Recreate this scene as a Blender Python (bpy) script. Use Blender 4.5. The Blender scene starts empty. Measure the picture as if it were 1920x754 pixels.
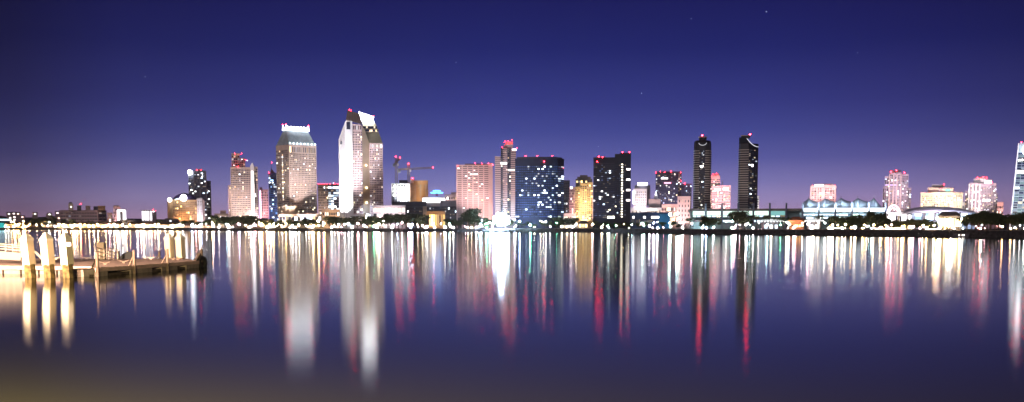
import bpy, math, random
from mathutils import Vector
random.seed(7)
SC = bpy.context.scene
COL = SC.collection
rad = math.radians

# ------------------------------------------------------------------ camera
F = 2245.0
PITCH = rad(6.0)
HCAM = 4.0
HAZE = 0.00004
CY = 425 + F * math.tan(PITCH)
cd = bpy.data.cameras.new('camera')
cd.sensor_width = 36.0
cd.lens = 36.0 * F / 1920.0
cd.shift_y = (CY - 377) / 1920.0
cd.clip_start = 0.5
cd.clip_end = 60000
cam = bpy.data.objects.new('camera', cd)
cam.location = (0, 0, HCAM)
cam.rotation_euler = (rad(90) - PITCH, 0, 0)
COL.objects.link(cam)
SC.camera = cam

# ------------------------------------------------------------------ world: night sky over a lit city
w = bpy.data.worlds.new('World')
SC.world = w
w.use_nodes = True
nt = w.node_tree
nt.nodes.clear()
N = nt.nodes.new
L = nt.links.new
out = N('ShaderNodeOutputWorld')
sky = N('ShaderNodeTexSky')
sky.sky_type = 'NISHITA'
sky.sun_disc = False
SUN_EL, SUN_AZ = rad(-6.0), rad(200)
sky.sun_elevation = SUN_EL
sky.sun_rotation = SUN_AZ
bg1 = N('ShaderNodeBackground')
bg1.inputs['Strength'].default_value = 0.02
L(sky.outputs[0], bg1.inputs['Color'])
tc = N('ShaderNodeTexCoord')
sep = N('ShaderNodeSeparateXYZ')
L(tc.outputs['Generated'], sep.inputs[0])
ramp = N('ShaderNodeValToRGB')
mr = N('ShaderNodeMapRange')
mr.inputs['From Min'].default_value = -0.01
mr.inputs['From Max'].default_value = 0.40
L(sep.outputs['Z'], mr.inputs['Value'])
L(mr.outputs[0], ramp.inputs['Fac'])


def lin(c):
    return tuple(((v / 255) / 12.92 if v <= 10 else (((v / 255) + 0.055) / 1.055) ** 2.4) for v in c)


def el(y):   # ramp position of photo row y
    return ((math.sin(math.atan((425 - y) / F))) + 0.01) / 0.41


stops = [(0.0, (212, 170, 206)), (el(412), (204, 172, 218)), (el(380), (173, 158, 214)), (el(344), (132, 129, 193)), (el(300), (92, 96, 168)),
         (el(250), (67, 74, 149)), (el(200), (52, 58, 132)), (el(100), (31, 37, 107)), (el(10), (25, 27, 91)), (0.75, (22, 21, 60)), (1.0, (15, 13, 40))]
cr = ramp.color_ramp
cr.elements[0].position, cr.elements[0].color = stops[0][0], (*lin(stops[0][1]), 1)
cr.elements[1].position, cr.elements[1].color = 1.0, (*lin(stops[-1][1]), 1)
for p, c in stops[1:-1]:
    e = cr.elements.new(p)
    e.color = (*lin(c), 1)
# the glow is weaker away from the city centre, most on the left
ramp2 = N('ShaderNodeValToRGB')
mr2 = N('ShaderNodeMapRange')
mr2.inputs['From Min'].default_value = -0.5
mr2.inputs['From Max'].default_value = 0.5
L(sep.outputs['X'], mr2.inputs['Value'])
L(mr2.outputs[0], ramp2.inputs['Fac'])
c2 = ramp2.color_ramp
c2.elements[0].position, c2.elements[0].color = 0.0, (0.34, 0.28, 0.27, 1)
c2.elements[1].position, c2.elements[1].color = 1.0, (0.60, 0.50, 0.45, 1)
for p, c in ((0.125, (0.44, 0.38, 0.37, 1)), (0.20, (0.76, 0.72, 0.70, 1)), (0.32, (0.90, 0.88, 0.88, 1)), (0.48, (1, 1, 1, 1)), (0.70, (1.0, .95, .94, 1)), (0.80, (0.95, 0.82, 0.80, 1)), (0.88, (0.80, 0.69, 0.64, 1))):
    c2.elements.new(p).color = c
mul = N('ShaderNodeMix')
mul.data_type = 'RGBA'
mul.blend_type = 'MULTIPLY'
mul.inputs['Factor'].default_value = 1
L(ramp.outputs[0], mul.inputs[6])
L(ramp2.outputs[0], mul.inputs[7])
# thin uneven night haze
nz = N('ShaderNodeTexNoise')
nz.inputs['Scale'].default_value = 2.2
nz.inputs['Detail'].default_value = 3
mpn = N('ShaderNodeMapping')
mpn.inputs['Scale'].default_value = (1, 1, 7)
L(tc.outputs['Generated'], mpn.inputs[0])
L(mpn.outputs[0], nz.inputs['Vector'])
mrn = N('ShaderNodeMapRange')
mrn.inputs['To Min'].default_value = 0.92
mrn.inputs['To Max'].default_value = 1.08
L(nz.outputs['Fac'], mrn.inputs['Value'])
bg2 = N('ShaderNodeBackground')
L(mul.outputs[2], bg2.inputs['Color'])
L(mrn.outputs[0], bg2.inputs['Strength'])
add = N('ShaderNodeAddShader')
L(bg1.outputs[0], add.inputs[0])
L(bg2.outputs[0], add.inputs[1])
L(add.outputs[0], out.inputs['Surface'])

# added soft low fill sun that brightens the facades, from behind camera left
sd = bpy.data.lights.new('fill_sun', 'SUN')
sd.energy = 0.5
sd.angle = rad(14)
sd.color = (1.0, 0.80, 0.84)
so = bpy.data.objects.new('fill_sun', sd)
so.rotation_euler = (rad(74), 0, rad(-24))
COL.objects.link(so)

SC.view_settings.view_transform = 'Standard'
SC.view_settings.look = 'None'
SC.view_settings.exposure = 0.0
SC.view_settings.gamma = 1.0
SC.view_settings.use_curve_mapping = False
cy = SC.cycles
cy.use_denoising = True
cy.use_light_tree = True
cy.max_bounces = 5
cy.glossy_bounces = 3
cy.diffuse_bounces = 2
cy.transmission_bounces = 2
cy.sample_clamp_indirect = 20
cy.caustics_reflective = False
cy.caustics_refractive = False

# ------------------------------------------------------------------ mapping from measured directions to the world
SP, CP = math.sin(PITCH), math.cos(PITCH)


def ray(px, py):
    a, b = (px - 960) / F, (CY - py) / F
    return Vector((a, CP + b * SP, b * CP - SP))


def W(px, py, Y):
    d = ray(px, py)
    t = Y / d.y
    return Vector((d.x * t, Y, HCAM + d.z * t))


def onz(px, py, z):
    d = ray(px, py)
    t = (z - HCAM) / d.z
    return Vector((d.x * t, d.y * t, z))


def zat(py, Y):
    return W(960, py, Y).z


def tanaz(px):
    d = ray(px, 405)
    return d.x / d.y


SHORE = [(-500, 429.6), (0, 431), (300, 432.2), (430, 433), (700, 434.2), (950, 434.8), (1130, 435.6), (1200, 437), (1300, 438.5), (1500, 440.5), (1700, 443),
         (1920, 446.5), (2500, 452)]


def shore_row(px):
    for (a, ya), (b, yb) in zip(SHORE, SHORE[1:]):
        if a <= px <= b:
            return ya + (yb - ya) * (px - a) / (b - a)
    return SHORE[-1][1]


def ys(px):
    return onz(px, shore_row(px), 0).y


GZ = 2.5

# ------------------------------------------------------------------ materials
_m = {}


def mat(name, color, rough=0.7, metal=0.0, var=0.18, scale=0.12, spec=0.4, bump=0.0, emit=None, es=0, scale3=None):
    if name in _m:
        return _m[name]
    m = bpy.data.materials.new(name)
    m.use_nodes = True
    n, l = m.node_tree.nodes, m.node_tree.links
    b = n['Principled BSDF']
    b.inputs['Roughness'].default_value = rough
    b.inputs['Metallic'].default_value = metal
    b.inputs['Specular IOR Level'].default_value = spec
    t = n.new('ShaderNodeTexCoord')
    mp = n.new('ShaderNodeMapping')
    if scale3:
        mp.inputs['Scale'].default_value = scale3
    x = n.new('ShaderNodeTexNoise')
    x.inputs['Scale'].default_value = scale
    x.inputs['Detail'].default_value = 5
    l.new(t.outputs['Object'], mp.inputs[0])
    l.new(mp.outputs[0], x.inputs['Vector'])
    r = n.new('ShaderNodeValToRGB')
    r.color_ramp.elements[0].position = 0.3
    r.color_ramp.elements[1].position = 0.7
    r.color_ramp.elements[0].color = (*[max(0, c * (1 - var)) for c in color], 1)
    r.color_ramp.elements[1].color = (*[min(1, c * (1 + var)) for c in color], 1)
    l.new(x.outputs['Fac'], r.inputs['Fac'])
    l.new(r.outputs[0], b.inputs['Base Color'])
    if bump:
        bp = n.new('ShaderNodeBump')
        bp.inputs['Strength'].default_value = bump
        l.new(x.outputs['Fac'], bp.inputs['Height'])
        l.new(bp.outputs[0], b.inputs['Normal'])
    if emit:
        b.inputs['Emission Color'].default_value = (*emit, 1)
        b.inputs['Emission Strength'].default_value = es
    _m[name] = m
    return m


def glow(color, s, sampled=True):
    k = 'light_%s_%s' % ('_'.join('%d' % round(c * 100) for c in color), s)
    if k in _m:
        return _m[k]
    m = bpy.data.materials.new(k)
    m.use_nodes = True
    n, l = m.node_tree.nodes, m.node_tree.links
    n.clear()
    o = n.new('ShaderNodeOutputMaterial')
    e = n.new('ShaderNodeEmission')
    e.inputs['Color'].default_value = (*color, 1)
    e.inputs['Strength'].default_value = s
    l.new(e.outputs[0], o.inputs['Surface'])
    if not sampled:
        try:
            m.cycles.emission_sampling = 'NONE'
        except Exception:
            pass
    _m[k] = m
    return m


GLASS = mat('window_glass', (0.018, 0.024, 0.045), rough=0.12, var=0.5, scale=0.07, spec=0.8)
GLASSB = mat('blue_glass', (0.02, 0.035, 0.09), rough=0.10, var=0.5, scale=0.07, spec=0.9)
DARK = mat('dark_facade', (0.035, 0.035, 0.05), rough=0.35, spec=0.6)
BEIGE = mat('beige_concrete', (0.44, 0.35, 0.31), var=0.10)
PINK = mat('pink_concrete', (0.52, 0.38, 0.36), var=0.10)
TAN = mat('tan_concrete', (0.42, 0.33, 0.25), var=0.12)
ORANGE = mat('ochre_concrete', (0.48, 0.30, 0.15), var=0.12)
WHITE = mat('white_concrete', (0.74, 0.72, 0.72), var=0.06)
GREY = mat('grey_concrete', (0.25, 0.24, 0.27), var=0.15)
DGREY = mat('dark_grey_concrete', (0.09, 0.09, 0.11), var=0.2)
ROOFM = mat('roof_membrane', (0.13, 0.12, 0.13), var=0.2)
METALR = mat('standing_seam_roof', (.42, .52, .56), rough=.55, metal=0.1, var=0.15, scale=0.3)
TANROOF = mat('tan_metal_roof', (.52, .42, .34), rough=0.5, metal=0.1)
STEEL = mat('painted_steel', (0.35, 0.27, 0.20), rough=0.5, metal=0.1)
POST = mat('lamp_post_steel', (0.10, 0.10, 0.11), rough=0.5, metal=0.5)
FABRIC = mat('tent_fabric', (0.50, 0.66, 0.82), rough=0.8, var=0.08)
PURPLE = mat('purple_roof_tiles', (0.12, 0.09, 0.26), rough=0.6)

WARM = [(1.0, 0.72, 0.40), (1.0, 0.84, 0.62), (1.0, 0.93, 0.82), (0.90, 0.93, 1.0)]
LITM = [glow(c, s, False) for c in WARM for s in (.7, 1.5, 4.0)]
COOL = [glow(c, s, False) for c in ((0.75, 0.86, 1.0), (0.62, 0.78, 1.0), (0.95, 0.97, 1.0)) for s in (.8, 2.0, 5.0)]
BLUEL = [glow(c, s, False) for c in ((0.35, 0.6, 1.0), (0.55, 0.8, 1.0), (0.9, 0.95, 1.0)) for s in (1.0, 3.0)]
DIM = [glow(c, v, False) for c in ((1, .75, .5), (1, .88, .75), (.7, .8, 1)) for v in (.06, .16, .4)]
GOLD = [glow(c, s, False) for c in ((1.0, 0.62, 0.22), (1.0, 0.74, 0.36)) for s in (0.8, 1.8, 5.0)]
RED = glow((1.0, 0.012, 0.022), 110.0)
REDDIM = glow((1.0, 0.05, 0.12), 12.0)


# ------------------------------------------------------------------ mesh builder
class MB:
    def __init__(s):
        s.v, s.f, s.m = [], [], []

    def face(s, pts, m=0):
        i = len(s.v)
        s.v += [tuple(p) for p in pts]
        s.f.append(tuple(range(i, i + len(pts))))
        s.m.append(m)

    def box(s, x0, x1, y0, y1, z0, z1, m=0):
        s.prism([(x0, y0), (x1, y0), (x1, y1), (x0, y1)], z0, z1, m)

    def prism(s, pts, z0, z1, m=0, top=None, mt=None):
        top = top or pts
        n, i = len(pts), len(s.v)
        s.v += [(p[0], p[1], z0) for p in pts] + [(p[0], p[1], z1) for p in top]
        for k in range(n):
            j = (k + 1) % n
            s.f.append((i + k, i + j, i + n + j, i + n + k))
            s.m.append(m)
        s.f.append(tuple(range(i + n, i + 2 * n)))
        s.m.append(m if mt is None else mt)
        s.f.append(tuple(range(i + n - 1, i - 1, -1)))
        s.m.append(m)

    def hexa(s, a, b, m=0):
        """a: four points of the front, b: four points of the back, same order (ccw seen from the front)"""
        i = len(s.v)
        s.v += [tuple(p) for p in a] + [tuple(p) for p in b]
        n = len(a)
        s.f.append(tuple(range(i, i + n)))
        s.f.append(tuple(range(i + 2 * n - 1, i + n - 1, -1)))
        s.m += [m, m]
        for k in range(n):
            j = (k + 1) % n
            s.f.append((i + j, i + k, i + n + k, i + n + j))
            s.m.append(m)

    def bar(s, p, q, t, m=0, n=4, t2=None):
        p, q = Vector(p), Vector(q)
        d = (q - p).normalized()
        u = d.cross(Vector((0, 0, 1)))
        if u.length < 0.05:
            u = Vector((1, 0, 0))
        u.normalize()
        v = d.cross(u)
        t2 = t if t2 is None else t2
        i = len(s.v)
        off = math.pi / 4 if n == 4 else 0
        for c, r in ((p, t), (q, t2)):
            for k in range(n):
                a = 2 * math.pi * k / n + off
                s.v.append(tuple(c + u * math.cos(a) * r + v * math.sin(a) * r))
        for k in range(n):
            j = (k + 1) % n
            s.f.append((i + k, i + j, i + n + j, i + n + k))
            s.m.append(m)
        s.f.append(tuple(range(i + n - 1, i - 1, -1)))
        s.f.append(tuple(range(i + n, i + 2 * n)))
        s.m += [m, m]

    def lathe(s, prof, n=12, c=(0, 0), m=0, ms=None, rot=0.0):
        i = len(s.v)
        for r, z in prof:
            for k in range(n):
                a = 2 * math.pi * (k + 0.5) / n + rot
                s.v.append((c[0] + r * math.cos(a), c[1] + r * math.sin(a), z))
        for q in range(len(prof) - 1):
            for k in range(n):
                j = (k + 1) % n
                s.f.append((i + q * n + k, i + q * n + j, i + (q + 1) * n + j, i + (q + 1) * n + k))
                s.m.append(ms[q] if ms else m)
        s.f.append(tuple(range(i + n - 1, i - 1, -1)))
        s.m.append(ms[0] if ms else m)
        s.f.append(tuple(range(i + (len(prof) - 1) * n, i + len(prof) * n)))
        s.m.append(ms[-1] if ms else m)

    def ball(s, c, r, m=0, n=8, sq=1.0):
        k = n // 2
        prof = [(max(0.02 * r, r * math.sin(math.pi * q / k)), c[2] - r * sq * math.cos(math.pi * q / k)) for q in range(k + 1)]
        s.lathe(prof, n, (c[0], c[1]), m)

    def build(s, name, mats, parent=None, loc=None, smooth=False):
        me = bpy.data.meshes.new(name)
        me.from_pydata(s.v, [], s.f)
        for m in (mats if isinstance(mats, (list, tuple)) else [mats]):
            me.materials.append(m)
        me.polygons.foreach_set('material_index', s.m)
        if smooth:
            me.polygons.foreach_set('use_smooth', [True] * len(s.f))
        me.update()
        o = bpy.data.objects.new(name, me)
        COL.objects.link(o)
        if parent:
            o.parent = parent
        if loc is not None:
            o.location = loc
        return o


def tag(o, label=None, cat=None, group=None, kind=None):
    if label:
        o['label'] = label
    if cat:
        o['category'] = cat
    if group:
        o['group'] = group
    if kind:
        o['kind'] = kind
    return o


def empty(name, loc=(0, 0, 0), rz=0):
    o = bpy.data.objects.new(name, None)
    o.empty_display_size = 0.2
    o.location = loc
    o.rotation_euler = (0, 0, rz)
    COL.objects.link(o)
    return o


def copy_tree(o, parent=None):
    c = o.copy()
    COL.objects.link(c)
    if parent:
        c.parent = parent
    for ch in list(o.children):
        copy_tree(ch, c)
    return c


# ------------------------------------------------------------------ setting
# water
mw = bpy.data.materials.new('bay_water')
mw.use_nodes = True
n, l = mw.node_tree.nodes, mw.node_tree.links
n.clear()
wo = n.new('ShaderNodeOutputMaterial')
t = n.new('ShaderNodeTexCoord')
mp = n.new('ShaderNodeMapping')
mp.inputs['Scale'].default_value = (0.004, 0.02, 1)
l.new(t.outputs['Object'], mp.inputs[0])
x = n.new('ShaderNodeTexNoise')
x.inputs['Scale'].default_value = 1.0
x.inputs['Detail'].default_value = 4
l.new(mp.outputs[0], x.inputs['Vector'])
r = n.new('ShaderNodeMapRange')
r.inputs['From Min'].default_value = 0.3
r.inputs['From Max'].default_value = 0.7
r.inputs['To Min'].default_value = 0.101
r.inputs['To Max'].default_value = 0.109
l.new(x.outputs['Fac'], r.inputs['Value'])
mp2 = n.new('ShaderNodeMapping')
mp2.inputs['Scale'].default_value = (0.35, 1.1, 1)
l.new(t.outputs['Object'], mp2.inputs[0])
x2 = n.new('ShaderNodeTexNoise')
x2.inputs['Scale'].default_value = 1.0
x2.inputs['Detail'].default_value = 3
l.new(mp2.outputs[0], x2.inputs['Vector'])
bp = n.new('ShaderNodeBump')
bp.inputs['Strength'].default_value = 0.10
bp.inputs['Distance'].default_value = 0.006
l.new(x2.outputs['Fac'], bp.inputs['Height'])
gl = n.new('ShaderNodeBsdfGlossy')
gl.distribution = 'BECKMANN'
gl.inputs['Color'].default_value = (.78, .80, .80, 1)
l.new(r.outputs[0], gl.inputs['Roughness'])
l.new(bp.outputs[0], gl.inputs['Normal'])
df = n.new('ShaderNodeBsdfDiffuse')
df.inputs['Color'].default_value = (0.026, 0.024, 0.014, 1)
fr = n.new('ShaderNodeFresnel')
fr.inputs['IOR'].default_value = 1.36
mx = n.new('ShaderNodeMixShader')
l.new(fr.outputs[0], mx.inputs[0])
l.new(df.outputs[0], mx.inputs[1])
l.new(gl.outputs[0], mx.inputs[2])
l.new(mx.outputs[0], wo.inputs['Surface'])
mb = MB()
mb.face([(-14000, -400, 0), (14000, -400, 0), (14000, 16000, 0), (-14000, 16000, 0)])
tag(mb.build('water', mw), kind='structure')

# land behind the shoreline
pts = []
px = -480
while px <= 2480:
    p = onz(px, shore_row(px), 0)
    pts.append((p.x, p.y))
    px += 12
landm = mat('city_ground', (0.07, 0.065, 0.06), rough=0.9, scale=0.05, var=0.3)
mb = MB()
mb.face([(x, y + 6, GZ) for x, y in pts] + [(9000, 9500, GZ), (-9000, 9500, GZ)])
tag(mb.build('ground', landm), kind='structure')
# rock bank
rockm = mat('riprap_rock', (0.055, 0.052, 0.055), rough=0.95, scale=0.8, var=0.5)
rng = random.Random(3)
mb = MB()
rows = []
fine = []
for (a, c), (d, e) in zip(pts, pts[1:]):
    for k in range(4):
        fine.append((a + (d - a) * k / 4, c + (e - c) * k / 4))
prof = [(-1.0, -0.6), (0.3, 0.35), (1.8, 1.1), (3.6, 1.9), (5.4, 2.46), (7.5, 2.50)]
for j, (dy, z) in enumerate(prof):
    rows.append([(x + rng.uniform(-.5, .5), y + dy + (rng.uniform(-.7, .7) if 0 < j < 5 else 0), z + (rng.uniform(-.28, .28) if 0 < j < 5 else (0.02 if j == 5 else 0))) for x, y in fine])
for j in range(len(rows) - 1):
    for k in range(len(fine) - 1):
        mb.face([rows[j][k], rows[j][k + 1], rows[j + 1][k + 1], rows[j + 1][k]])
tag(mb.build('shore_bank', rockm), kind='structure')
# promenade
pavem = mat('promenade_paving', (0.36, 0.31, 0.26), rough=0.85, scale=0.3, var=0.15)
mb = MB()
for (a, c), (d, e) in zip(pts, pts[1:]):
    mb.prism([(a, c + 8), (d, e + 8), (d, e + 14), (a, c + 14)], GZ, GZ + 0.12)
tag(mb.build('promenade', pavem), kind='structure')
# lawn strip behind the promenade
lawnm = mat('lawn_grass', (0.05, 0.07, 0.03), rough=0.95, scale=0.6, var=0.4)
mb = MB()
for (a, c), (d, e) in zip(pts, pts[1:]):
    mb.prism([(a, c + 14.02), (d, e + 14.02), (d, e + 60), (a, c + 60)], GZ - .2, GZ + 0.06)
tag(mb.build('lawn', lawnm), kind='structure')
# hills
hillm = mat('scrub_hillside', (0.035, 0.032, 0.04), rough=1.0, scale=0.004, var=0.4)
rng = random.Random(11)
mb = MB()
ridge = []
for px in range(-300, 2300, 20):
    if px < 160:
        row = 405 + 2.5 * math.sin(px / 33.) + rng.uniform(-.8, .8) + max(0, (px - 90)) * 0.06
    elif px < 300:
        row = 410 + rng.uniform(-.8, .8)
    elif 1300 < px < 1500:
        row = 396 + 3 * math.sin(px / 21.) + rng.uniform(-1, 1)
    else:
        row = 411 + rng.uniform(-1.2, 1.2)
    ridge.append((px, row))
HR = [[], [], [], []]
for px, row in ridge:
    p = W(px, row, 5200)
    for k, (yy, zf) in enumerate(((3600, -0.02), (4300, .55), (5200, 1.0), (7000, -0.02))):
        q = W(px, 425, yy)
        HR[k].append((q.x, yy, GZ + (p.z - GZ) * zf))
for k in range(3):
    for i in range(len(ridge) - 1):
        mb.face([HR[k][i], HR[k][i + 1], HR[k + 1][i + 1], HR[k + 1][i]])
tag(mb.build('hills', hillm, smooth=True), kind='structure')


# ------------------------------------------------------------------ buildings
class Bld:
    def __init__(s, name, label, cat, pc, Y, group=None):
        s.az = math.atan(tanaz(pc))
        s.Y = Y
        s.R = Y / math.cos(s.az)
        s.root = empty(name, (math.tan(s.az) * Y, Y, GZ), -s.az)
        tag(s.root, label, cat, group)
        s.wins = []
        s.dim = DIM
        s.rng = random.Random(int(pc * 7 + Y))

    def X(s, px, dy=0):
        return (s.R + dy) * math.tan(math.atan(tanaz(px)) - s.az)

    def Z(s, py, dy=0):
        return zat(py, s.Y + dy * math.cos(s.az)) - GZ

    def P(s, px, py, dy=0):
        return Vector((s.X(px, dy), dy, s.Z(py, dy)))

    def rect(s, x0, x1, dy=0, depth=20, xc=None, al=0):
        """footprint polygon, ccw seen from above, starting left end of the front; with a corner xc it is turned by al degrees"""
        if xc is None:
            a, b_ = s.X(x0, dy), s.X(x1, dy)
            return [(a, dy), (b_, dy), (b_, dy + depth), (a, dy + depth)]
        al = rad(al)
        ca, sa = math.cos(al), math.sin(al)
        cx, cyy = s.X(xc, dy), dy
        t0 = math.tan(math.atan(tanaz(x0)) - s.az)
        t1 = math.tan(math.atan(tanaz(x1)) - s.az)
        Ln = (cx - t0 * (s.R + dy)) / (ca + t0 * sa)
        M = (t1 * (s.R + dy) - cx) / (sa - t1 * ca)
        A = (cx - Ln * ca, cyy + Ln * sa)
        D = (cx + M * sa, cyy + M * ca)
        return [A, (cx, cyy), D, (A[0] + D[0] - cx, A[1] + D[1] - cyy)]

    def mass(s, poly, z0, z1, m, name='wall', top=None, parapet=True, roof=ROOFM, label=None):
        mb = MB()
        mb.prism(poly, z0, z1, 0, top, 1)
        if parapet and top is None:
            cx = sum(p[0] for p in poly) / len(poly)
            cyy = sum(p[1] for p in poly) / len(poly)
            g = lambda k: [(cx + (p[0] - cx) * k, cyy + (p[1] - cyy) * k) for p in poly]
            o_, i_ = g(1.012), g(0.955)
            n_ = len(poly)
            for k in range(n_):
                j = (k + 1) % n_
                mb.hexa([(*o_[k], z1 - 0.4), (*o_[j], z1 - 0.4), (*o_[j], z1 + 0.9), (*o_[k], z1 + 0.9)],
                        [(*i_[k], z1 - 0.4), (*i_[j], z1 - 0.4), (*i_[j], z1 + 0.9), (*i_[k], z1 + 0.9)])
        o = mb.build(name, [m, roof], s.root)
        if label:
            o['label'] = label
        return o

    def grid(s, p0, p1, z0, z1, nx, nz, wf=0.6, hf=0.55, lit=0.1, pal=LITM, mu=None, inset=0.02, skip=None, wide=0.0):
        """windows on the facade that runs from p0 to p1 (left to right seen from outside)"""
        p0, p1 = Vector((p0[0], p0[1], 0)), Vector((p1[0], p1[1], 0))
        d = p1 - p0
        ln = d.length
        u = d / ln
        a0, a1 = ln * inset, ln * (1 - inset)
        cw, ch = (a1 - a0) / nx, (z1 - z0) / nz
        mu = mu or GLASS
        for i in range(nx):
            for k in range(nz):
                if skip and skip(i, k):
                    continue
                on = s.rng.random() < (lit(i, k) if callable(lit) else lit)
                c = p0 + u * (a0 + (i + .5) * cw)
                s.wins.append((on, c, u, cw * (min(1, wf + (0.15 if on else 0))), z0 + (k + .5) * ch, ch * min(.95, hf + (0.15 if on else 0)), s.rng.choice(pal) if on else (s.rng.choice(s.dim) if s.rng.random() < .24 else mu)))  # lit panes drawn larger, their bloom put into the shape

    def win(s, p0, p1, f, z, wdt, h, m):
        p0, p1 = Vector((p0[0], p0[1], 0)), Vector((p1[0], p1[1], 0))
        u = (p1 - p0).normalized()
        s.wins.append((True, p0 + (p1 - p0) * f, u, wdt, z, h, m))

    @staticmethod
    def _wmesh(mb, c, u, wdt, z, h, mi, ms, dp=0.12):
        n_ = Vector((u.y, -u.x, 0))
        a = c - u * wdt / 2
        b_ = c + u * wdt / 2
        f = n_ * dp
        z0, z1 = z - h / 2, z + h / 2
        q = lambda p, zz: (p.x, p.y, zz)
        A, B_, C_, D_ = q(a + f, z0), q(b_ + f, z0), q(b_ + f, z1), q(a + f, z1)
        a2, b2, c2_, d2 = q(a - n_ * .05, z0), q(b_ - n_ * .05, z0), q(b_ - n_ * .05, z1), q(a - n_ * .05, z1)
        mb.face([A, B_, C_, D_], mi)
        mb.face([a2, b2, B_, A], ms)
        mb.face([D_, C_, c2_, d2], ms)
        mb.face([a2, A, D_, d2], ms)
        mb.face([B_, b2, c2_, C_], ms)

    def finish(s, cap=100, dp=0.12):
        ws = sorted(s.wins, key=lambda q: (not q[0], -q[3] * q[5]))
        for q in ws[:cap]:
            mb = MB()
            c = Vector((q[1].x, q[1].y, q[4]))
            s._wmesh(mb, Vector((0, 0, 0)), q[2], q[3], 0, q[5], 0, 1, dp)
            mb.build('window', [q[6], DGREY], s.root, loc=c)
        if len(ws) > cap:
            mats, mb = [DGREY], MB()
            for q in ws[cap:]:
                if q[6] not in mats:
                    mats.append(q[6])
                s._wmesh(mb, q[1], q[2], q[3], q[4], q[5], mats.index(q[6]), 0, dp)
            o = mb.build('window', mats, s.root)
            o['kind'] = 'stuff'
        return s.root

    def slabs(s, poly, z0, z1, nf, m, th=0.9, out_=0.7, name='balcony_slab', edges=None):
        cx = sum(p[0] for p in poly) / len(poly)
        cyy = sum(p[1] for p in poly) / len(poly)
        pl = []
        for p in poly:
            v = Vector((p[0] - cx, p[1] - cyy))
            v = v * (1 + out_ / max(1, v.length) * 1.3)
            pl.append((cx + v.x, cyy + v.y))
        proto = MB()
        proto.prism(pl, 0, th)
        o = proto.build(name, m, s.root, loc=(0, 0, z0))
        for k in range(1, nf + 1):
            c = o.copy()
            COL.objects.link(c)
            c.location = (0, 0, z0 + (z1 - z0 - th) * k / nf)
        return pl

    def cols(s, p0, p1, z0, z1, n_, wdt, m, out_=0.9, name='column'):
        p0, p1 = Vector((*p0, 0)), Vector((*p1, 0))
        u = (p1 - p0).normalized()
        nn = Vector((u.y, -u.x, 0))
        for k in range(n_ + 1):
            c = p0 + (p1 - p0) * (k / n_)
            mb = MB()
            a, b_ = c - u * wdt / 2 - nn * .3, c + u * wdt / 2 - nn * .3
            a2, b2 = a + nn * (out_ + .3), b_ + nn * (out_ + .3)
            mb.prism([(a2.x, a2.y), (b2.x, b2.y), (b_.x, b_.y), (a.x, a.y)], z0, z1)
            mb.build(name, m, s.root)

    def beacon(s, px, py, dy=2, r=None, m=None, name='aviation_light', foot=1.5):
        r = (r or 0.62 * s.Y / 1150) * .50
        p = s.P(px, py, dy)
        mb = MB()
        mb.ball((0, 0, 0), r, 0, 8)
        mb.bar((0, 0, -foot - r), (0, 0, -r * .8), 0.12, 1)
        return mb.build(name, [m or RED, POST], s.root, loc=p)

    def boxp(s, x0, x1, y0, y1, m, dy=0, depth=8, name='wall', label=None, parapet=False):
        return s.mass(s.rect(x0, x1, dy, depth), s.Z(y1, dy) if y1 is not None else 0, s.Z(y0, dy), m, name, parapet=parapet, label=label)

    def flood(s, px, dist, power, color, tz, h=1.5, tx=None, size=1.0, spot=75, dx=0):
        """spot added at the foot of the facade to brighten it, aimed up"""
        loc = Vector((s.X(px, -dist) + dx, -dist, h))
        tgt = Vector((s.X(tx if tx else px), 0, tz))
        mb = MB()
        mb.box(-.5, .5, -.35, .35, -.3, .3)
        mb.bar((0, 0, -h), (0, 0, -.3), .12)
        o = mb.build('floodlight', POST, s.root, loc=loc)  # small fixture added to hold the fill spot
        ld = bpy.data.lights.new('floodlight_beam', 'SPOT')
        ld.energy = power * 0.27
        ld.color = color
        ld.spot_size = rad(spot)
        ld.spot_blend = 0.8
        ld.shadow_soft_size = size
        lo = bpy.data.objects.new('floodlight_beam', ld)
        COL.objects.link(lo)
        lo.parent = o
        lo.location = (0, 0, 0.6)
        lo.rotation_euler = (tgt - loc).to_track_quat('-Z', 'Y').to_euler()


def simple(name, label, cat, x0, x1, yt, Y, wall, nx, nz, lit=0.15, pal=LITM, xc=None, al=25, depth=18, nx2=None, wf=.55, hf=.5, flood=None, fcol=(1, .75, .6), zb=0, yb=None, mu=None, fin=True, beacons=(), wall2=None):
    b_ = Bld(name, label, cat, (x0 + x1) / 2, Y)
    poly = b_.rect(x0, x1, 0, depth, xc, al)
    H = b_.Z(yt)
    z0 = b_.Z(yb) if yb else zb
    b_.mass(poly, zb, H, wall)
    b_.grid(poly[0], poly[1], z0 + 1.0, H - 1.2, nx, nz, wf, hf, lit, pal, mu)
    if xc is not None or nx2:
        b_.grid(poly[1], poly[2], z0 + 1.0, H - 1.2, nx2 or max(1, nx // 2), nz, wf, hf, lit, pal, mu)
    for p in beacons:
        b_.beacon(*p)
    if flood:
        b_.flood((x0 + x1) / 2, 18, flood, fcol, H * .5)
    b_.poly, b_.H = poly, H
    if fin:
        b_.finish()
    return b_


PW = (1.0, .78, .66)     # sodium-white street glow
VIOL = (.8, .7, 1.0)

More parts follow.
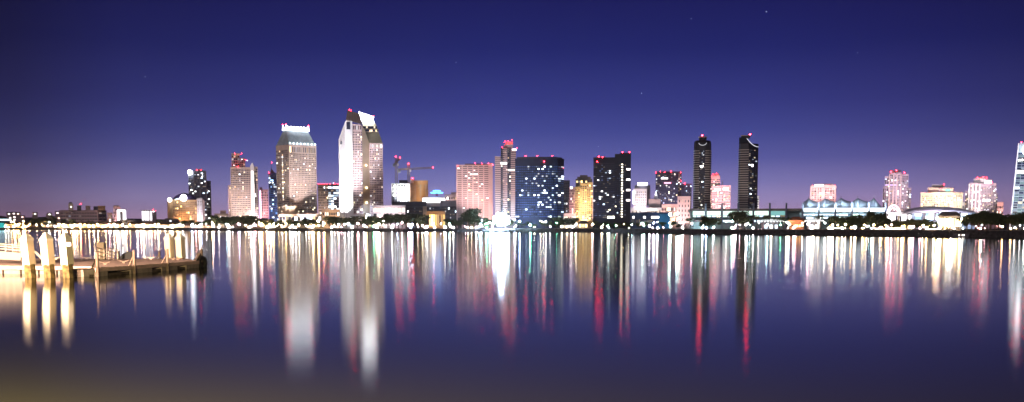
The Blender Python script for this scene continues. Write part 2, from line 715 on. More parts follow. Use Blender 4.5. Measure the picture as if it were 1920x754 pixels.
# --- far left: long low block with roof boxes
b_ = simple('office_block', 'long low pinkish block with an orange lit end wall and boxes on its flat roof', 'building', 112, 200, 395, 1700, PINK, 14, 5, lit=0.04, xc=184, al=22, nx2=2, wf=.7, hf=.3, fin=False)
b_.mass(b_.rect(129, 138, 8, 8), b_.H, b_.Z(383, 8), TAN, 'stair_tower')
b_.mass(b_.rect(130.5, 136, 9, 5), b_.Z(383, 8), b_.Z(380.5, 8), DGREY, 'stair_tower')
b_.mass(b_.rect(145, 153, 8, 8), b_.H, b_.Z(387, 8), DGREY, 'plant_room')
b_.mass(b_.rect(161, 170, 8, 8), b_.H, b_.Z(387, 8), TAN, 'plant_room')
b_.mass(b_.rect(176, 184, 8, 12), b_.H, b_.Z(388, 8), DGREY, 'plant_room')
b_.mass(b_.rect(184.3, 198, 4, 12), b_.H, b_.Z(387, 8), ORANGE, 'plant_room')
b_.beacon(152, 382, 10)
b_.beacon(134, 388, 5, m=glow((1, .95, .9), 25))
b_.flood(195, 25, 120000, (1, .45, .2), 12, dx=12)
b_.finish()
simple('small_block', 'small pinkish flat-roofed block just right of the long low block', 'building', 201, 211, 400, 1690, PINK, 3, 3, flood=40000, fcol=(1, .6, .45))
b_ = simple('mid_rise_block', 'pink mid-rise block with a dark cap beside the bright white framed front', 'building', 213, 226, 389, 1640, PINK, 4, 6, lit=.1, flood=150000, fcol=(1, .6, .6), fin=False)
b_.mass(b_.rect(213.5, 224, 2, 8), b_.H, b_.Z(386.5), TAN, 'plant_room')
b_.finish()
b_ = Bld('lit_hotel', 'dazzling white lit front with a darker doorway bay, left of the striped white block', 'building', 228, 1600)
b_.mass(b_.rect(219.5, 236.5, 0, 14), 0, b_.Z(393), WHITE)
for x in (221, 223.5, 232, 234.8):
    b_.win((b_.X(219.5), 0), (b_.X(236.5), 0), (x - 219.5) / 17, b_.Z(403.5), 1.6, b_.Z(394) - b_.Z(413), glow((1, .98, 1), 6))
b_.win((b_.X(219.5), 0), (b_.X(236.5), 0), .5, b_.Z(395), 9.5, 1.8, glow((1, .98, 1), 6))
b_.finish()
b_ = Bld('striped_block', 'low white block with four bright vertical light strips on its front', 'building', 280, 1600)
b_.mass(b_.rect(266, 291, 0, 14), 0, b_.Z(395), WHITE)
for x in (268, 273, 277.5, 283, 288):
    b_.win((b_.X(266), 0), (b_.X(291), 0), (x - 266) / 25, b_.Z(404.5), 2.1, b_.Z(396) - b_.Z(413), glow((1, .96, .98), 4.5))
b_.mass(b_.rect(286, 293.5, -3, 6), 0, b_.Z(399), GREY)
b_.beacon(287, 393.5, 3)
b_.beacon(292, 395, 3, m=REDDIM)
b_.finish()

# --- domed hotel
b_ = Bld('domed_hotel', 'orange hotel with a low purple dome roof and two big round white lights', 'hotel', 348, 1500)
p = b_.rect(324, 370, 0, 28)
H = b_.Z(376)
b_.mass(p, 0, H, ORANGE)
b_.grid(p[0], p[1], b_.Z(420), H - 1, 13, 11, .45, .5, .14, GOLD)
tp = [(b_.X(319.5) + 3.4 * math.cos(a * math.pi / 4), 2 + 3.4 * math.sin(a * math.pi / 4)) for a in range(8)]
b_.mass(tp, 0, b_.Z(377), ORANGE, 'corner_tower')
mb = MB()
mb.lathe([(3.7, b_.Z(377)), (3.5, b_.Z(375)), (2.2, b_.Z(372)), (.2, b_.Z(370))], 12, (b_.X(319.5), 2))
mb.build('dome', PURPLE, b_.root, smooth=True)
mb = MB()
cx = b_.X(347)
rr = b_.X(370) - cx
mb.lathe([(rr * 1.02, H), (rr * .98, b_.Z(373)), (rr * .8, b_.Z(368)), (rr * .5, b_.Z(364)), (rr * .2, b_.Z(362)), (.3, b_.Z(361))], 24, (cx, 14 + 2))
mb.build('dome', PURPLE, b_.root, smooth=True)
q = b_.rect(370, 380, -4, 26)
b_.mass(q, 0, b_.Z(373), WHITE, 'side_wing')
b_.grid(q[0], q[1], 3, b_.Z(376), 2, 10, .3, .5, .1)
q = b_.rect(380.2, 384, 2, 18)
b_.mass(q, 0, b_.Z(376), PINK, 'side_wing')
for px, py, r in ((345, 371, 4.1), (319, 375, 2.6)):
    mb = MB()
    mb.ball((0, 0, 0), r, 0, 16)
    mb.bar((0, 3, -r - 1), (0, 0, -r * .5), .4, 1)
    mb.build('globe_light', [glow((1, .97, 1.0), 12), POST], b_.root, loc=b_.P(px, py, -6), smooth=True)
mb = MB()
mb.bar(b_.P(329, 374.5, -3), b_.P(342, 371.5, -3), .8)
mb.build('light_strip', glow((.75, 1, .95), 3), b_.root)
b_.flood(340, 20, 260000, (1, .55, .25), 8, tx=345)
b_.flood(376, 22, 220000, (1, .85, .95), 20)
b_.finish()

# --- slim grey tower left
b_ = Bld('grey_glass_tower', 'slim grey glass tower with a dazzling blue-white lamp at its top left corner', 'tower', 376, 1650)
secs = [(355, 365.5, 325), (365.5, 388, 321), (388, 397, 340)]
for i, (a, c, yt) in enumerate(secs):
    p = b_.rect(a, c, [3, 0, 4][i], 22)
    H = b_.Z(yt)
    b_.mass(p, 0, H, mat('steel_grey_cladding', (.17, .18, .22), rough=.5), 'wall')
    b_.grid(p[0], p[1], 12, H - 1.5, [3, 7, 3][i], int((425 - yt) / 3.6), .8, .42, .07, COOL)
b_.cols((b_.X(365.5), 0), (b_.X(388), 0), 0, b_.Z(321), 2, 1.4, GREY)
b_.mass(b_.rect(370, 382, 6, 8), b_.Z(321), b_.Z(318), GREY, 'plant_room')
mb = MB()
mb.ball((0, 0, 0), 3.3, 0, 14)
mb.bar((0, 2, -6), (0, 0, -2), .3, 1)
mb.build('roof_lamp', [glow((.86, .92, 1), 22), POST], b_.root, loc=b_.P(358.5, 323.5, -1), smooth=True)
b_.beacon(372, 319.5)
b_.beacon(379, 319.5)
b_.beacon(356, 319)
b_.beacon(381.5, 325.5, -1.5, r=1.3, m=glow((.9, .95, 1), 12))
b_.beacon(381.5, 331, -1.5, r=1.3, m=glow((.9, .95, 1), 12))
b_.finish()
b_ = simple('pavilion_block', 'low cream block with a small temple-like roof pavilion, left of the stepped balcony tower', 'building', 402, 428, 402, 1450, BEIGE, 8, 3, lit=.4, fin=False)
b_.mass(b_.rect(413, 424, 2, 8), b_.H, b_.Z(396), PINK, 'roof_pavilion')
b_.flood(415, 15, 60000, PW, 6)
b_.finish()

# --- stepped balcony tower (430-485)
b_ = Bld('stepped_balcony_tower', 'tall cream balcony tower stepped at the top, a dazzling white strip down its right front', 'tower', 457, 1280)
GH = 5
S = [(429.5, 440, 349, 3, 5), (434, 471, 315, 0, 12), (471, 485, 314, 2, 4), (436.5, 452, 289, 9, 4), (452, 462, 298, 9, 3)]
for a, c, yt, dy, nx in S:
    p = b_.rect(a, c, dy, 22 - dy)
    H = b_.Z(yt, dy)
    zb = 0 if yt > 300 else b_.Z(317)
    b_.mass(p, zb, H, BEIGE)
    nf = max(2, int((425 - yt) / 4.1)) if zb == 0 else 5
    b_.grid(p[0], p[1], zb + (GH if zb == 0 else .5), H - 1.2, nx, nf, .68, .52, .06, LITM)
p = b_.rect(429.5, 440, 2.2, 4)
b_.slabs(p, 6, b_.Z(350), 18, PINK, .7, .8)
mb = MB()
a, c = b_.X(471.5, -1.5), b_.X(478.5, -1.5)
m_ = (a + c) / 2
mb.hexa([(a, -1.5, 3), (c, -1.5, 3), (c, -1.5, b_.Z(311)), (m_, -1.5, b_.Z(305)), (a, -1.5, b_.Z(311))], [(a, 3, 3), (c, 3, 3), (c, 3, b_.Z(311)), (m_, 3, b_.Z(305)), (a, 3, b_.Z(311))])
o = mb.build('gable_pier', WHITE, b_.root)
b_.win((a, -1.5), (c, -1.5), .45, b_.Z(372), 2.3, b_.Z(322) - b_.Z(424), glow((1, .93, .96), 3.2))
b_.flood(475, 14, 500000, (1, .8, .85), 10, spot=60)
b_.flood(452, 22, 500000, (1, .8, .74), 22)
b_.flood(448, 40, 560000, (1, .8, .78), 55, h=8)
for q in ((443, 288), (456, 288, 11), (436, 314.5, 1), (463, 300), (448, 313, 2)):
    b_.beacon(*q)
for q in ((441, 310), (456, 299), (466, 301)):
    b_.beacon(*q, m=glow((.9, .9, 1), 12))
b_.finish()
b_ = simple('pink_block', 'slender pink block with a glowing pink strip on its left edge', 'building', 487.5, 504, 357, 1300, PINK, 5, 14, lit=.03, flood=230000, fcol=(1, .4, .5), fin=False)
b_.win(b_.poly[0], b_.poly[1], .09, b_.Z(390), 1.5, b_.Z(356) - b_.Z(420), glow((1, .55, .7), 5))
b_.mass(b_.rect(488, 493, 1, 6), b_.H, b_.Z(353), PINK, 'plant_room')
b_.beacon(489, 352)
b_.beacon(502, 356)
b_.finish()
b_ = simple('blue_lit_tower', 'narrow blue-lit glass tower with a thin spire, squeezed left of the steep-roofed hotel', 'tower', 505, 523, 326, 1330, mat('blue_cladding', (.06, .09, .22), rough=.3), 6, 24, lit=.22, pal=BLUEL, wf=.85, hf=.5, fin=False)
mb = MB()
mb.prism([(b_.X(508), 4), (b_.X(519), 4), (b_.X(519), 14), (b_.X(508), 14)], b_.H, b_.Z(316), 0, [(b_.X(510), 8), (b_.X(511), 8), (b_.X(511), 9), (b_.X(510), 9)])
mb.bar((b_.X(510.5), 8.5, b_.Z(317)), (b_.X(510.5), 8.5, b_.Z(306)), .35, 0, 6, .1)
mb.build('spire', DGREY, b_.root)
b_.beacon(506, 324, -1)
b_.beacon(512, 305, 8)
b_.flood(512, 20, 200000, (.25, .5, 1), 20)
b_.flood(512, 20, 160000, (.25, .6, 1), 60)
b_.finish()

# --- steep-roofed hotel tower (520-595)
b_ = Bld('steep_roof_hotel', 'broad cream hotel tower with a steep metal roof crowned by a bright white bar', 'hotel', 556, 1180)
p = b_.rect(520, 595, 0, 20, xc=544, al=58)
H = b_.Z(273)
b_.mass(p, b_.Z(405), H, BEIGE, parapet=True)
zb = b_.Z(398)
dots = lambda i, k: .95 if i == 4 and 5 < k < 30 else .07
b_.grid(p[0], p[1], zb, H - 4, 9, 32, .55, .55, dots)
b_.grid(p[1], p[2], zb, H - 7, 18, 31, .5, .5, .07)
# tall top arcade
b_.grid(p[1], p[2], H - 6.5, H - .8, 14, 1, .5, .85, .12, mu=DGREY)
cx = sum(q[0] for q in p) / 4
cyy = sum(q[1] for q in p) / 4
ax = (b_.X(536, 14), b_.X(578, 14))
up = Vector((p[2][0] - p[1][0], p[2][1] - p[1][1])).normalized()
vp = Vector((p[0][0] - p[1][0], p[0][1] - p[1][1])).normalized()


def sc(poly, ku, kv):
    o_ = []
    for q in poly:
        d = Vector((q[0] - cx, q[1] - cyy))
        o_.append((cx + up.x * d.dot(up) * ku + vp.x * d.dot(vp) * kv, cyy + up.y * d.dot(up) * ku + vp.y * d.dot(vp) * kv))
    return o_


top = sc(p, .80, .22)
mb = MB()
rb = sc(p, .985, .985)
mb.prism(rb, H + 1.0, b_.Z(243), 0, top)
o = mb.build('roof', METALR, b_.root)
# seams and small dormer lights along the roof foot
for k in range(15):
    f = (k + .5) / 15
    a = Vector((rb[1][0] + (rb[2][0] - rb[1][0]) * f, rb[1][1] + (rb[2][1] - rb[1][1]) * f, H + 1))
    c = Vector((top[1][0] + (top[2][0] - top[1][0]) * f, top[1][1] + (top[2][1] - top[1][1]) * f, b_.Z(243)))
    mb = MB()
    mb.bar(a, c, .22)
    mb.build('roof_seam', METALR, b_.root)
    if k % 2 == 0:
        mb = MB()
        mb.ball((0, 0, 0), .55, 0, 6)
        mb.build('roof_lamp', glow((.9, .95, 1), 14), b_.root, loc=a + Vector((.2, -.9, 1.2)))
cr0, cr1 = sc(p, .82, .24), sc(p, .84, .26)
mb = MB()
mb.prism(cr0, b_.Z(243), b_.Z(237.5), 0, cr1)
mb.build('light_bar', glow((.95, .94, 1), 9.0), b_.root)
for q, rr_ in ((cr0[1], 0), (cr0[2], 0), (cr0[0], 0)):
    mb = MB()
    mb.bar((q[0], q[1], b_.Z(243)), (q[0], q[1], b_.Z(233)), .8, 0, 6, .4)
    mb.build('crown_post', glow((.95, .9, 1), 6.0), b_.root)
    mb = MB()
    mb.ball((q[0], q[1], b_.Z(232)), .45, 0, 8)
    mb.build('aviation_light', RED, b_.root)
for k in range(7):
    f = (k + .5) / 7
    mb = MB()
    mb.ball((cr1[1][0] + (cr1[2][0] - cr1[1][0]) * f, cr1[1][1] + (cr1[2][1] - cr1[1][1]) * f - .3, b_.Z(237)), 1.0, 0, 8)
    mb.build('crown_lamp', glow((1, .95, 1), 20), b_.root)
# podium and round terraces
q = b_.rect(522, 604, -14, 30)
b_.mass(q, 0, b_.Z(403, -14), TAN, 'podium')
b_.grid(q[0], q[1], 2, b_.Z(405, -14), 14, 2, .7, .6, .5, LITM + COOL)
for i, (a, c, y0, y1) in enumerate(((523, 566, 395, 403), (526, 560, 386, 394))):
    mb = MB()
    cx_ = (b_.X(a) + b_.X(c)) / 2
    rr_ = (b_.X(c) - b_.X(a)) / 2
    pl = [(cx_ + rr_ * math.cos(t_), 4 + 14 * math.sin(t_)) for t_ in [2 * math.pi * k / 24 for k in range(24)]]
    mb.prism(pl, b_.Z(y1) - 1, b_.Z(y0))
    mb.build('terrace', TAN, b_.root)
    for k in range(9):
        f = (k + .5) / 9
        b_.win((cx_ - rr_ * .75, 4 - 9.6), (cx_ + rr_ * .75, 4 - 9.6), f, b_.Z(y0 + 1.8), 2.0, 1.1, random.choice(LITM))
b_.flood(532, 26, 260000, PW, 20)
b_.flood(575, 30, 1200000, (1, .84, .80), 44)
b_.flood(535, 34, 500000, (1, .82, .74), 50)
b_.flood(558, 22, 300000, (.85, .85, 1), 90, h=60 * 0 + 14)
b_.finish()

# --- grid block right of it
b_ = simple('grid_block', 'mid-rise pale block with a tight dark window grid and red roof lights', 'building', 597, 616, 347, 1240, BEIGE, 7, 16, lit=.12, wf=.55, hf=.5, fin=False, flood=160000)
for px in (599, 604, 609, 614):
    b_.beacon(px, 345)
b_.finish()
b_ = simple('banded_block', 'mid-rise block with pale blue lit floor bands, left of the tall white-faced tower', 'building', 616, 636, 347, 1215, GREY, 4, 15, lit=.5, pal=COOL, wf=.95, hf=.45, fin=False, mu=GLASSB)
for px in (620, 628, 634):
    b_.beacon(px, 345)
b_.beacon(626, 343.5, m=glow((.8, .9, 1), 10))
b_.finish()
simple('orange_podium_block', 'low peach-coloured block between the steep-roofed hotel and the white-faced tower', 'building', 604, 637, 394, 1150, TAN, 8, 3, lit=.25, flood=140000, fcol=(1, .6, .35))

# --- tall white-faced hotel tower (637-719)
b_ = Bld('white_faced_tower', 'tallest tower with a floodlit white side, sloping shoulders and a glaring white roof sign', 'hotel', 677, 1120)
D = 30


def slab_xz(pts_, depth, m, name, label=None, lean=0):
    """front outline given as (px, py, dy), extruded back"""
    mb = MB()
    a = [b_.P(x, y, d) for x, y, d in pts_]
    c = [Vector((v.x, v.y + depth, v.z)) for v in a]
    mb.hexa(a, c)
    o = mb.build(name, m, b_.root)
    if label:
        o['label'] = label
    return o


slab_xz([(636.5, 432, 5), (649.5, 432, -3), (649.5, 229, -3), (637, 262, 5)], D, WHITE, 'wall', 'floodlit white side wall')
slab_xz([(649.5, 432, -3), (663, 432, -3), (662.5, 227, -3), (651.5, 226, -3), (649.5, 229, -3)], D, WHITE, 'wall')
for x0, x1, y0, y1, m in ((652, 659, 229, 243, GLASS), (640, 646.5, 265, 271, GLASS)):
    mb = MB()
    dy = -3 if x0 > 650 else 1.2
    mb.hexa([b_.P(x0, y1, dy - .25), b_.P(x1, y1, dy - .25), b_.P(x1, y0, dy - .25), b_.P(x0, y0, dy - .25)],
            [b_.P(x0, y1, dy + 4), b_.P(x1, y1, dy + 4), b_.P(x1, y0, dy + 4), b_.P(x0, y0, dy + 4)])
    mb.build('window', [m], b_.root)
slab_xz([(663, 432, 0), (681, 432, 0), (680, 234, 0), (663, 232, 0)], D, PINK, 'wall')
b_.grid((b_.X(663), 0), (b_.X(681), 0), b_.Z(400), b_.Z(246), 6, 34, .55, .5, .09)
b_.grid((b_.X(663), 0), (b_.X(680), 0), b_.Z(244), b_.Z(235), 5, 1, .5, .8, .1)
slab_xz([(681, 432, 0), (694, 432, 7), (694, 268, 7), (686, 246, 3), (680.5, 234, 0)], D - 8, TAN, 'wall')
slab_xz([(694, 432, 4), (719, 432, 4), (719, 268, 4), (694, 268, 4)], D - 8, PINK, 'wall')
b_.grid((b_.X(694, 4), 4), (b_.X(719, 4), 4), b_.Z(398), b_.Z(278), 8, 29, .55, .5, .1)
b_.grid((b_.X(694, 4), 4), (b_.X(719, 4), 4), b_.Z(276), b_.Z(270), 6, 1, .4, .7, .9, LITM)
mb = MB()   # left roof hood
mb.hexa([b_.P(651.5, 226, -3.2), b_.P(680, 233, -2), b_.P(676, 213, 5), b_.P(655, 207.5, 5)], [b_.P(651.5, 226, 26), b_.P(680, 233, 26), b_.P(676, 213, 20), b_.P(655, 207.5, 20)])
mb.build('roof', TANROOF, b_.root)
for k in range(6):
    f = k / 5
    mb = MB()
    a = b_.P(651.5, 226, -3.2).lerp(b_.P(680, 233, -2), f)
    c = b_.P(655, 207.5, 5).lerp(b_.P(676, 213, 5), f)
    mb.bar(a, c, .35)
    mb.build('roof_rib', TAN, b_.root)
mb = MB()   # right sloping glass-and-metal shoulder
mb.hexa([b_.P(685, 247, 4.2), b_.P(694, 268, 3.9), b_.P(719, 268, 3.9), b_.P(706, 231, 12), b_.P(680.5, 227, 12)],
        [b_.P(685, 247, 24), b_.P(694, 268, 24), b_.P(719, 268, 24), b_.P(706, 231, 22), b_.P(680.5, 227, 22)])
mb.build('roof', mat('olive_metal_roof', (.24, .23, .16), rough=.5), b_.root)
for row, yy, ph in ((0, 239, .5), (1, 245, .8)):
    for k in range(9):
        f = (k + .5) / 9
        lx_, rx_ = (683 + (708.5 - 683) * f, 8.6) if row == 0 else (687 + (711 - 687) * f, 7.2)
        v = b_.P(lx_, yy, rx_)
        mb = MB()
        mb.box(-1.0, 1.0, -2.2, 1.5, -1.2, 1.2, 0)
        mb.box(-.8, .8, -2.35, -2.2, -.9, .9, 1)
        mb.build('dormer', [TAN, random.choice([GLASS, GLASS, LITM[1], LITM[4]])], b_.root, loc=v)
mb = MB()
mb.hexa([b_.P(680, 226.5, 5.4), b_.P(704, 231.5, 5.4), b_.P(701.5, 221, 7), b_.P(676.5, 213, 7)], [b_.P(680, 226.5, 18), b_.P(704, 231.5, 18), b_.P(701.5, 221, 16), b_.P(676.5, 213, 16)])
mb.build('roof_sign', glow((.96, .95, 1), 10), b_.root)
for k in range(7):
    f = k / 6
    mb = MB()
    mb.ball((0, 0, 0), .9, 0, 8)
    mb.build('crown_lamp', glow((1, .95, 1), 20), b_.root, loc=b_.P(676.5, 213, 7).lerp(b_.P(701.5, 221, 7), f) + Vector((0, 0, .6)))
b_.beacon(658, 206.5, 8, r=.8)
b_.beacon(661, 207.5, 8)
b_.beacon(702, 218, 8)
for x, y in ((690, 310), (690, 352), (690, 380)):
    mb = MB()
    mb.ball((0, 0, 0), .6, 0, 6)
    v = b_.P(688, y, 2.0)
    mb.build('wall_lamp', glow((1, .75, .4), 30), b_.root, loc=v)
q = b_.rect(640, 722, -14, 28)
b_.mass(q, 0, b_.Z(404, -14), WHITE, 'podium')
b_.grid(q[0], q[1], 1.5, b_.Z(406, -14), 16, 2, .7, .6, .4, COOL + LITM)
b_.flood(646, 16, 2000000, (.93, .93, 1), 22, h=14, spot=60)
b_.flood(650, 40, 1700000, (.95, .93, 1), 70, h=14)
b_.flood(646, 40, 900000, (.95, .93, 1), 100, h=14)
b_.flood(705, 30, 1000000, (1, .85, .78), 45, h=12)
b_.flood(690, 16, 180000, (.6, .75, 1), 12, h=12)
b_.finish()

# --- low and construction cluster
b_ = Bld('panelled_hall', 'low white hall with a row of large square lit panels beside the tall white-faced tower', 'building', 738, 1090)
q = b_.rect(700, 760, 0, 20)
b_.mass(q, 0, b_.Z(387), WHITE)
for k in range(9):
    b_.win(q[0], q[1], (k + .5) / 9, b_.Z(394), 2.5, 3.6, glow((1, .78, .62), 1.6) if k % 2 else glow((1, .88, .8), 2.2))
    b_.win(q[0], q[1], (k + .5) / 9, b_.Z(404), 2.7, 3.0, glow((1, .85, .85), 1.5) if k % 3 else GLASS)
b_.flood(730, 20, 180000, (1, .75, .85), 10)
b_.finish()
b_ = Bld('parking_structure', 'long dark open-deck car park with scattered ceiling lights', 'car park', 795, 1140)
q = b_.rect(722, 862, 0, 30)
for k in range(6):
    z = 5 + k * 3.1
    mb = MB()
    mb.prism(q, z - .9, z)
    mb.build('deck', DGREY, b_.root)
b_.mass(b_.rect(724, 860, 2, 26), 0, 20, DARK, 'wall', parapet=False)
b_.grid(*[(v[0], v[1] + 2) for v in q[:2]], 6, 20, 42, 5, .5, .4, .06, COOL, DARK)
b_.mass(b_.rect(735, 800, 4, 20), 20, b_.Z(378), DARK, 'upper_deck', parapet=False)
b_.mass(b_.rect(826, 862, 4, 20), 20, b_.Z(376), GREY, 'upper_deck', parapet=False)
b_.finish()
b_ = simple('pale_block', 'pale pinkish block with stepped flat roof, left of the wide banded slab', 'building', 833, 858, 366, 1190, PINK, 6, 8, lit=.08, fin=False, flood=130000)
b_.mass(b_.rect(846, 858, 2, 10), b_.H, b_.Z(362), PINK, 'plant_room')
b_.finish()
b_ = Bld('construction_block', 'unfinished concrete frame flooded with white work lights below the cranes', 'building', 751, 1210)
q = b_.rect(735, 768, 0, 22)
b_.mass(b_.rect(736, 767, 2, 18), 0, b_.Z(346), GREY, parapet=False)
b_.slabs(q, 10, b_.Z(344), 9, WHITE, .6, .2, 'floor_slab')
b_.cols(q[0], q[1], 0, b_.Z(344), 6, .9, WHITE, .4)
for px, py in ((741, 349), (748, 352), (755, 352), (762, 358), (740, 366), (749, 370), (757, 375), (763, 380), (745, 380), (738, 390), (752, 388), (760, 366), (753, 362), (764, 348)):
    b_.win(q[0], q[1], (px - 735) / 33, b_.Z(py), random.uniform(1.4, 3), random.uniform(1.2, 2), glow((.92, 1, 1), 8))
b_.mass(b_.rect(749, 765, 6, 10), b_.Z(344), b_.Z(339), DARK, 'stair_core')
b_.flood(747, 14, 350000, (.9, 1, 1), 14, h=22)
b_.flood(757, 14, 420000, (.9, 1, 1), 34, h=22)
b_.finish(dp=.9)


def truss(mb, p, q, wdt, seg, t):
    p, q = Vector(p), Vector(q)
    d = (q - p).normalized()
    u = d.cross(Vector((0, 1, 0)))
    if u.length < .1:
        u = Vector((1, 0, 0))
    u.normalize()
    v = d.cross(u)
    cs = [u * sx * wdt / 2 + v * sy * wdt / 2 for sx, sy in ((-1, -1), (1, -1), (1, 1), (-1, 1))]
    for c in cs:
        mb.bar(p + c, q + c, t)
    for k in range(seg):
        a, c = p.lerp(q, k / seg), p.lerp(q, (k + 1) / seg)
        for i in range(4):
            j = (i + 1) % 4
            mb.bar(a + cs[i], c + cs[j], t * .8)


def crane(name, label, px, base_y, top_y, Y, jib, cj=None, lamps=()):
    bb = Bld(name, label, 'crane', px, Y)
    base, top_ = bb.Z(base_y), bb.Z(top_y)
    mb = MB()
    truss(mb, (0, 0, base), (0, 0, top_), 2.4, 16, .28)
    mb.box(-1.1, 1.1, -1.1, 1.1, 0 if base < 5 else base - 2, base + .3)
    mb.build('mast', STEEL, bb.root)
    for k, (a, c) in enumerate(jib):
        mb = MB()
        truss(mb, bb.P(*a), bb.P(*c), 1.5, 14, .26)
        mb.build('jib' if k == 0 else 'counter_jib', STEEL, bb.root)
    mb = MB()
    z = bb.P(*jib[0][0]).z
    mb.box(.6, 2.6, -2.4, -.4, z - 2.6, z - .4)
    mb.build('cab', WHITE, bb.root)
    if cj:
        mb = MB()
        x, y = cj
        v = bb.P(x, y)
        mb.box(v.x - 1.3, v.x + 1.3, -1, 1, v.z - 3.0, v.z)
        mb.build('counterweight', GREY, bb.root)
    for x, y in lamps:
        bb.beacon(x, y, 0, r=.9)
    bb.flood(px, 12, 25000, (1, .6, .45), top_ * .8, h=base * .6 + 2)
    return bb


crane('luffing_crane', 'taller crane with a short steeply raised jib above the floodlit building site', 744, 344, 296, 1214,
      [((742, 306, 0), (751, 297, 0)), ((745, 306, 0), (740, 308, 0))], (740, 307), ((743.5, 294), (751, 296)))
crane('hammerhead_crane', 'lower crane with a long level jib reaching right over the site', 767, 342, 308, 1216,
      [((767, 317, 0), (812, 314.5, 0)), ((766, 317, 0), (748, 318, 0))], (749, 318), ((767, 307), (812.5, 314)))
b_ = Bld('ochre_block', 'windowless orange-ochre block with three shallow vertical ribs, right of the cranes', 'building', 787, 1230)
p = b_.rect(776, 803, 0, 20)
b_.mass(p, 0, b_.Z(340), ORANGE)
b_.mass(b_.rect(769, 776, 3, 16), 0, b_.Z(345), TAN, 'stair_tower')
for x in (779, 789, 799):
    mb = MB()
    mb.box(b_.X(x) - .9, b_.X(x) + .9, -.6, .3, 4, b_.Z(346))
    mb.build('rib', TAN, b_.root)
b_.mass(b_.rect(770, 776, 4, 6), b_.Z(345), b_.Z(337), WHITE, 'plant_room')
b_.beacon(774, 335, 5, r=1.3)
b_.flood(789, 24, 330000, (1, .6, .3), 30)
b_.finish()
b_ = Bld('round_rooftop_hall', 'round white-lit drum hall with a blue neon ring on a stalk above its roof', 'building', 814, 1170)
mb = MB()
cx = b_.X(813.5)
rr_ = (b_.X(835) - b_.X(792)) / 2
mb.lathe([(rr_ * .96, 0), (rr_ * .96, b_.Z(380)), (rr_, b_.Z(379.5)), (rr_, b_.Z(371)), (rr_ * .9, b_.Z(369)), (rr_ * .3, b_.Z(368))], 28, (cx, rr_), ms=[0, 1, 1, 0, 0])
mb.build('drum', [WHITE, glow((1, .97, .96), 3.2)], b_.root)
mb = MB()
mb.bar((cx + 3, rr_, b_.Z(369)), (cx + 3, rr_, b_.Z(357)), 1.3, 0, 8)
mb.build('stalk', mat('red_pole_paint', (.5, .08, .08)), b_.root)  # red base colour over the whole stalk
for yy, k in ((361, 1.0), (357.5, .6)):
    mb = MB()
    mb.lathe([(rr_ * .55 * k, b_.Z(yy + 1)), (rr_ * .57 * k, b_.Z(yy - 1)), (rr_ * .4 * k, b_.Z(yy - 1.4))], 24, (cx + 3, rr_))
    mb.build('neon_ring', glow((.08, .35, 1), 6), b_.root)
b_.finish()
b_ = simple('amber_block', 'low amber-lit block with tall window slots behind dark trees', 'building', 800, 835, 398, 1060, ORANGE, 9, 1, lit=.6, pal=GOLD, wf=.4, hf=.7, fin=False, flood=60000, fcol=(1, .6, .35))
b_.mass(b_.rect(793, 800, -2, 10), 0, b_.Z(389), TAN, 'stair_tower')
b_.finish()

# --- wide banded slab
b_ = Bld('banded_slab_hotel', 'wide pink slab of stacked dark balcony bands with a plain pale right edge', 'hotel', 890, 1130)
p = b_.rect(857, 917, 0, 20)
H = b_.Z(309)
b_.mass(b_.rect(857.6, 916.5, 1.2, 18), 0, H, DARK, 'wall', parapet=False)
b_.slabs(p, 10, H, 26, PINK, 1.05, 0, 'balcony_slab')
b_.cols(p[0], p[1], 0, H, 6, 1.1, PINK, .35)
q = b_.rect(917, 924, .5, 19)
b_.mass(q, 0, b_.Z(308), PINK, 'end_wall')
b_.mass(b_.rect(872, 920, 6, 10), H, b_.Z(306.5), DARK, 'plant_room', parapet=False)
rng = b_.rng
for k in range(22):
    i, j = rng.randrange(12), rng.randrange(26)
    b_.win((p[0][0], 1.2), (p[1][0], 1.2), (i + .5) / 12, 10 + (H - 11) * (j + .62) / 26, rng.choice([1.8, 2.4]), 1.5, rng.choice(LITM))
b_.win((p[0][0], .6), (p[1][0], .6), .53, b_.Z(327), 7, 2.6, glow((1, .96, .96), 5))
b_.flood(900, 20, 300000, (1, .66, .6), 12)
b_.flood(880, 34, 760000, (1, .7, .68), 45, h=8)
b_.flood(921, 20, 160000, (1, .6, .6), 30)
for x, y in ((858, 311), (891, 306), (904, 307), (916, 306.5), (924, 309)):
    b_.beacon(x, y, 0 if x != 891 else 8)
b_.finish(dp=.5)

# --- slender balcony tower 928-970
b_ = Bld('slender_balcony_tower', 'slender striped balcony tower with a glowing red box on top, behind the glaring floodlight', 'tower', 949, 1060)
sg = [(928.5, 939, 293, 3, 1), (939, 946, 276, 0, 0), (946, 951.5, 274, 1.5, 2), (951.5, 958, 276, 3, 0), (958, 967, 280, 0, 1)]
for a, c, yt, dy, st in sg:
    p = b_.rect(a, c, dy, 20 - dy)
    H = b_.Z(yt)
    b_.mass(p, 0, H, [DGREY, PINK, GREY][0 if st == 0 else 0 if st == 1 else 2], parapet=False)
    if st == 1:
        b_.slabs(p, 8, H, 32 if c < 945 else 35, PINK, .95, .6)
    elif st == 0:
        b_.grid(p[0], p[1], 8, H - 1, 2, 34, .7, .6, .05, LITM)
    else:
        b_.grid(p[0], p[1], 8, H - 1, 2, 34, .7, .45, .06, LITM)
p = b_.rect(943, 951, -1.2, 6)
b_.slabs(p, 8, b_.Z(278), 35, PINK, .9, 0)
b_.mass(b_.rect(945, 962, 5, 9), b_.Z(277), b_.Z(272), WHITE, 'plant_room')
mb = MB()
pp = b_.rect(948, 961.5, 6, 7)
mb.prism(pp, b_.Z(272), b_.Z(265))
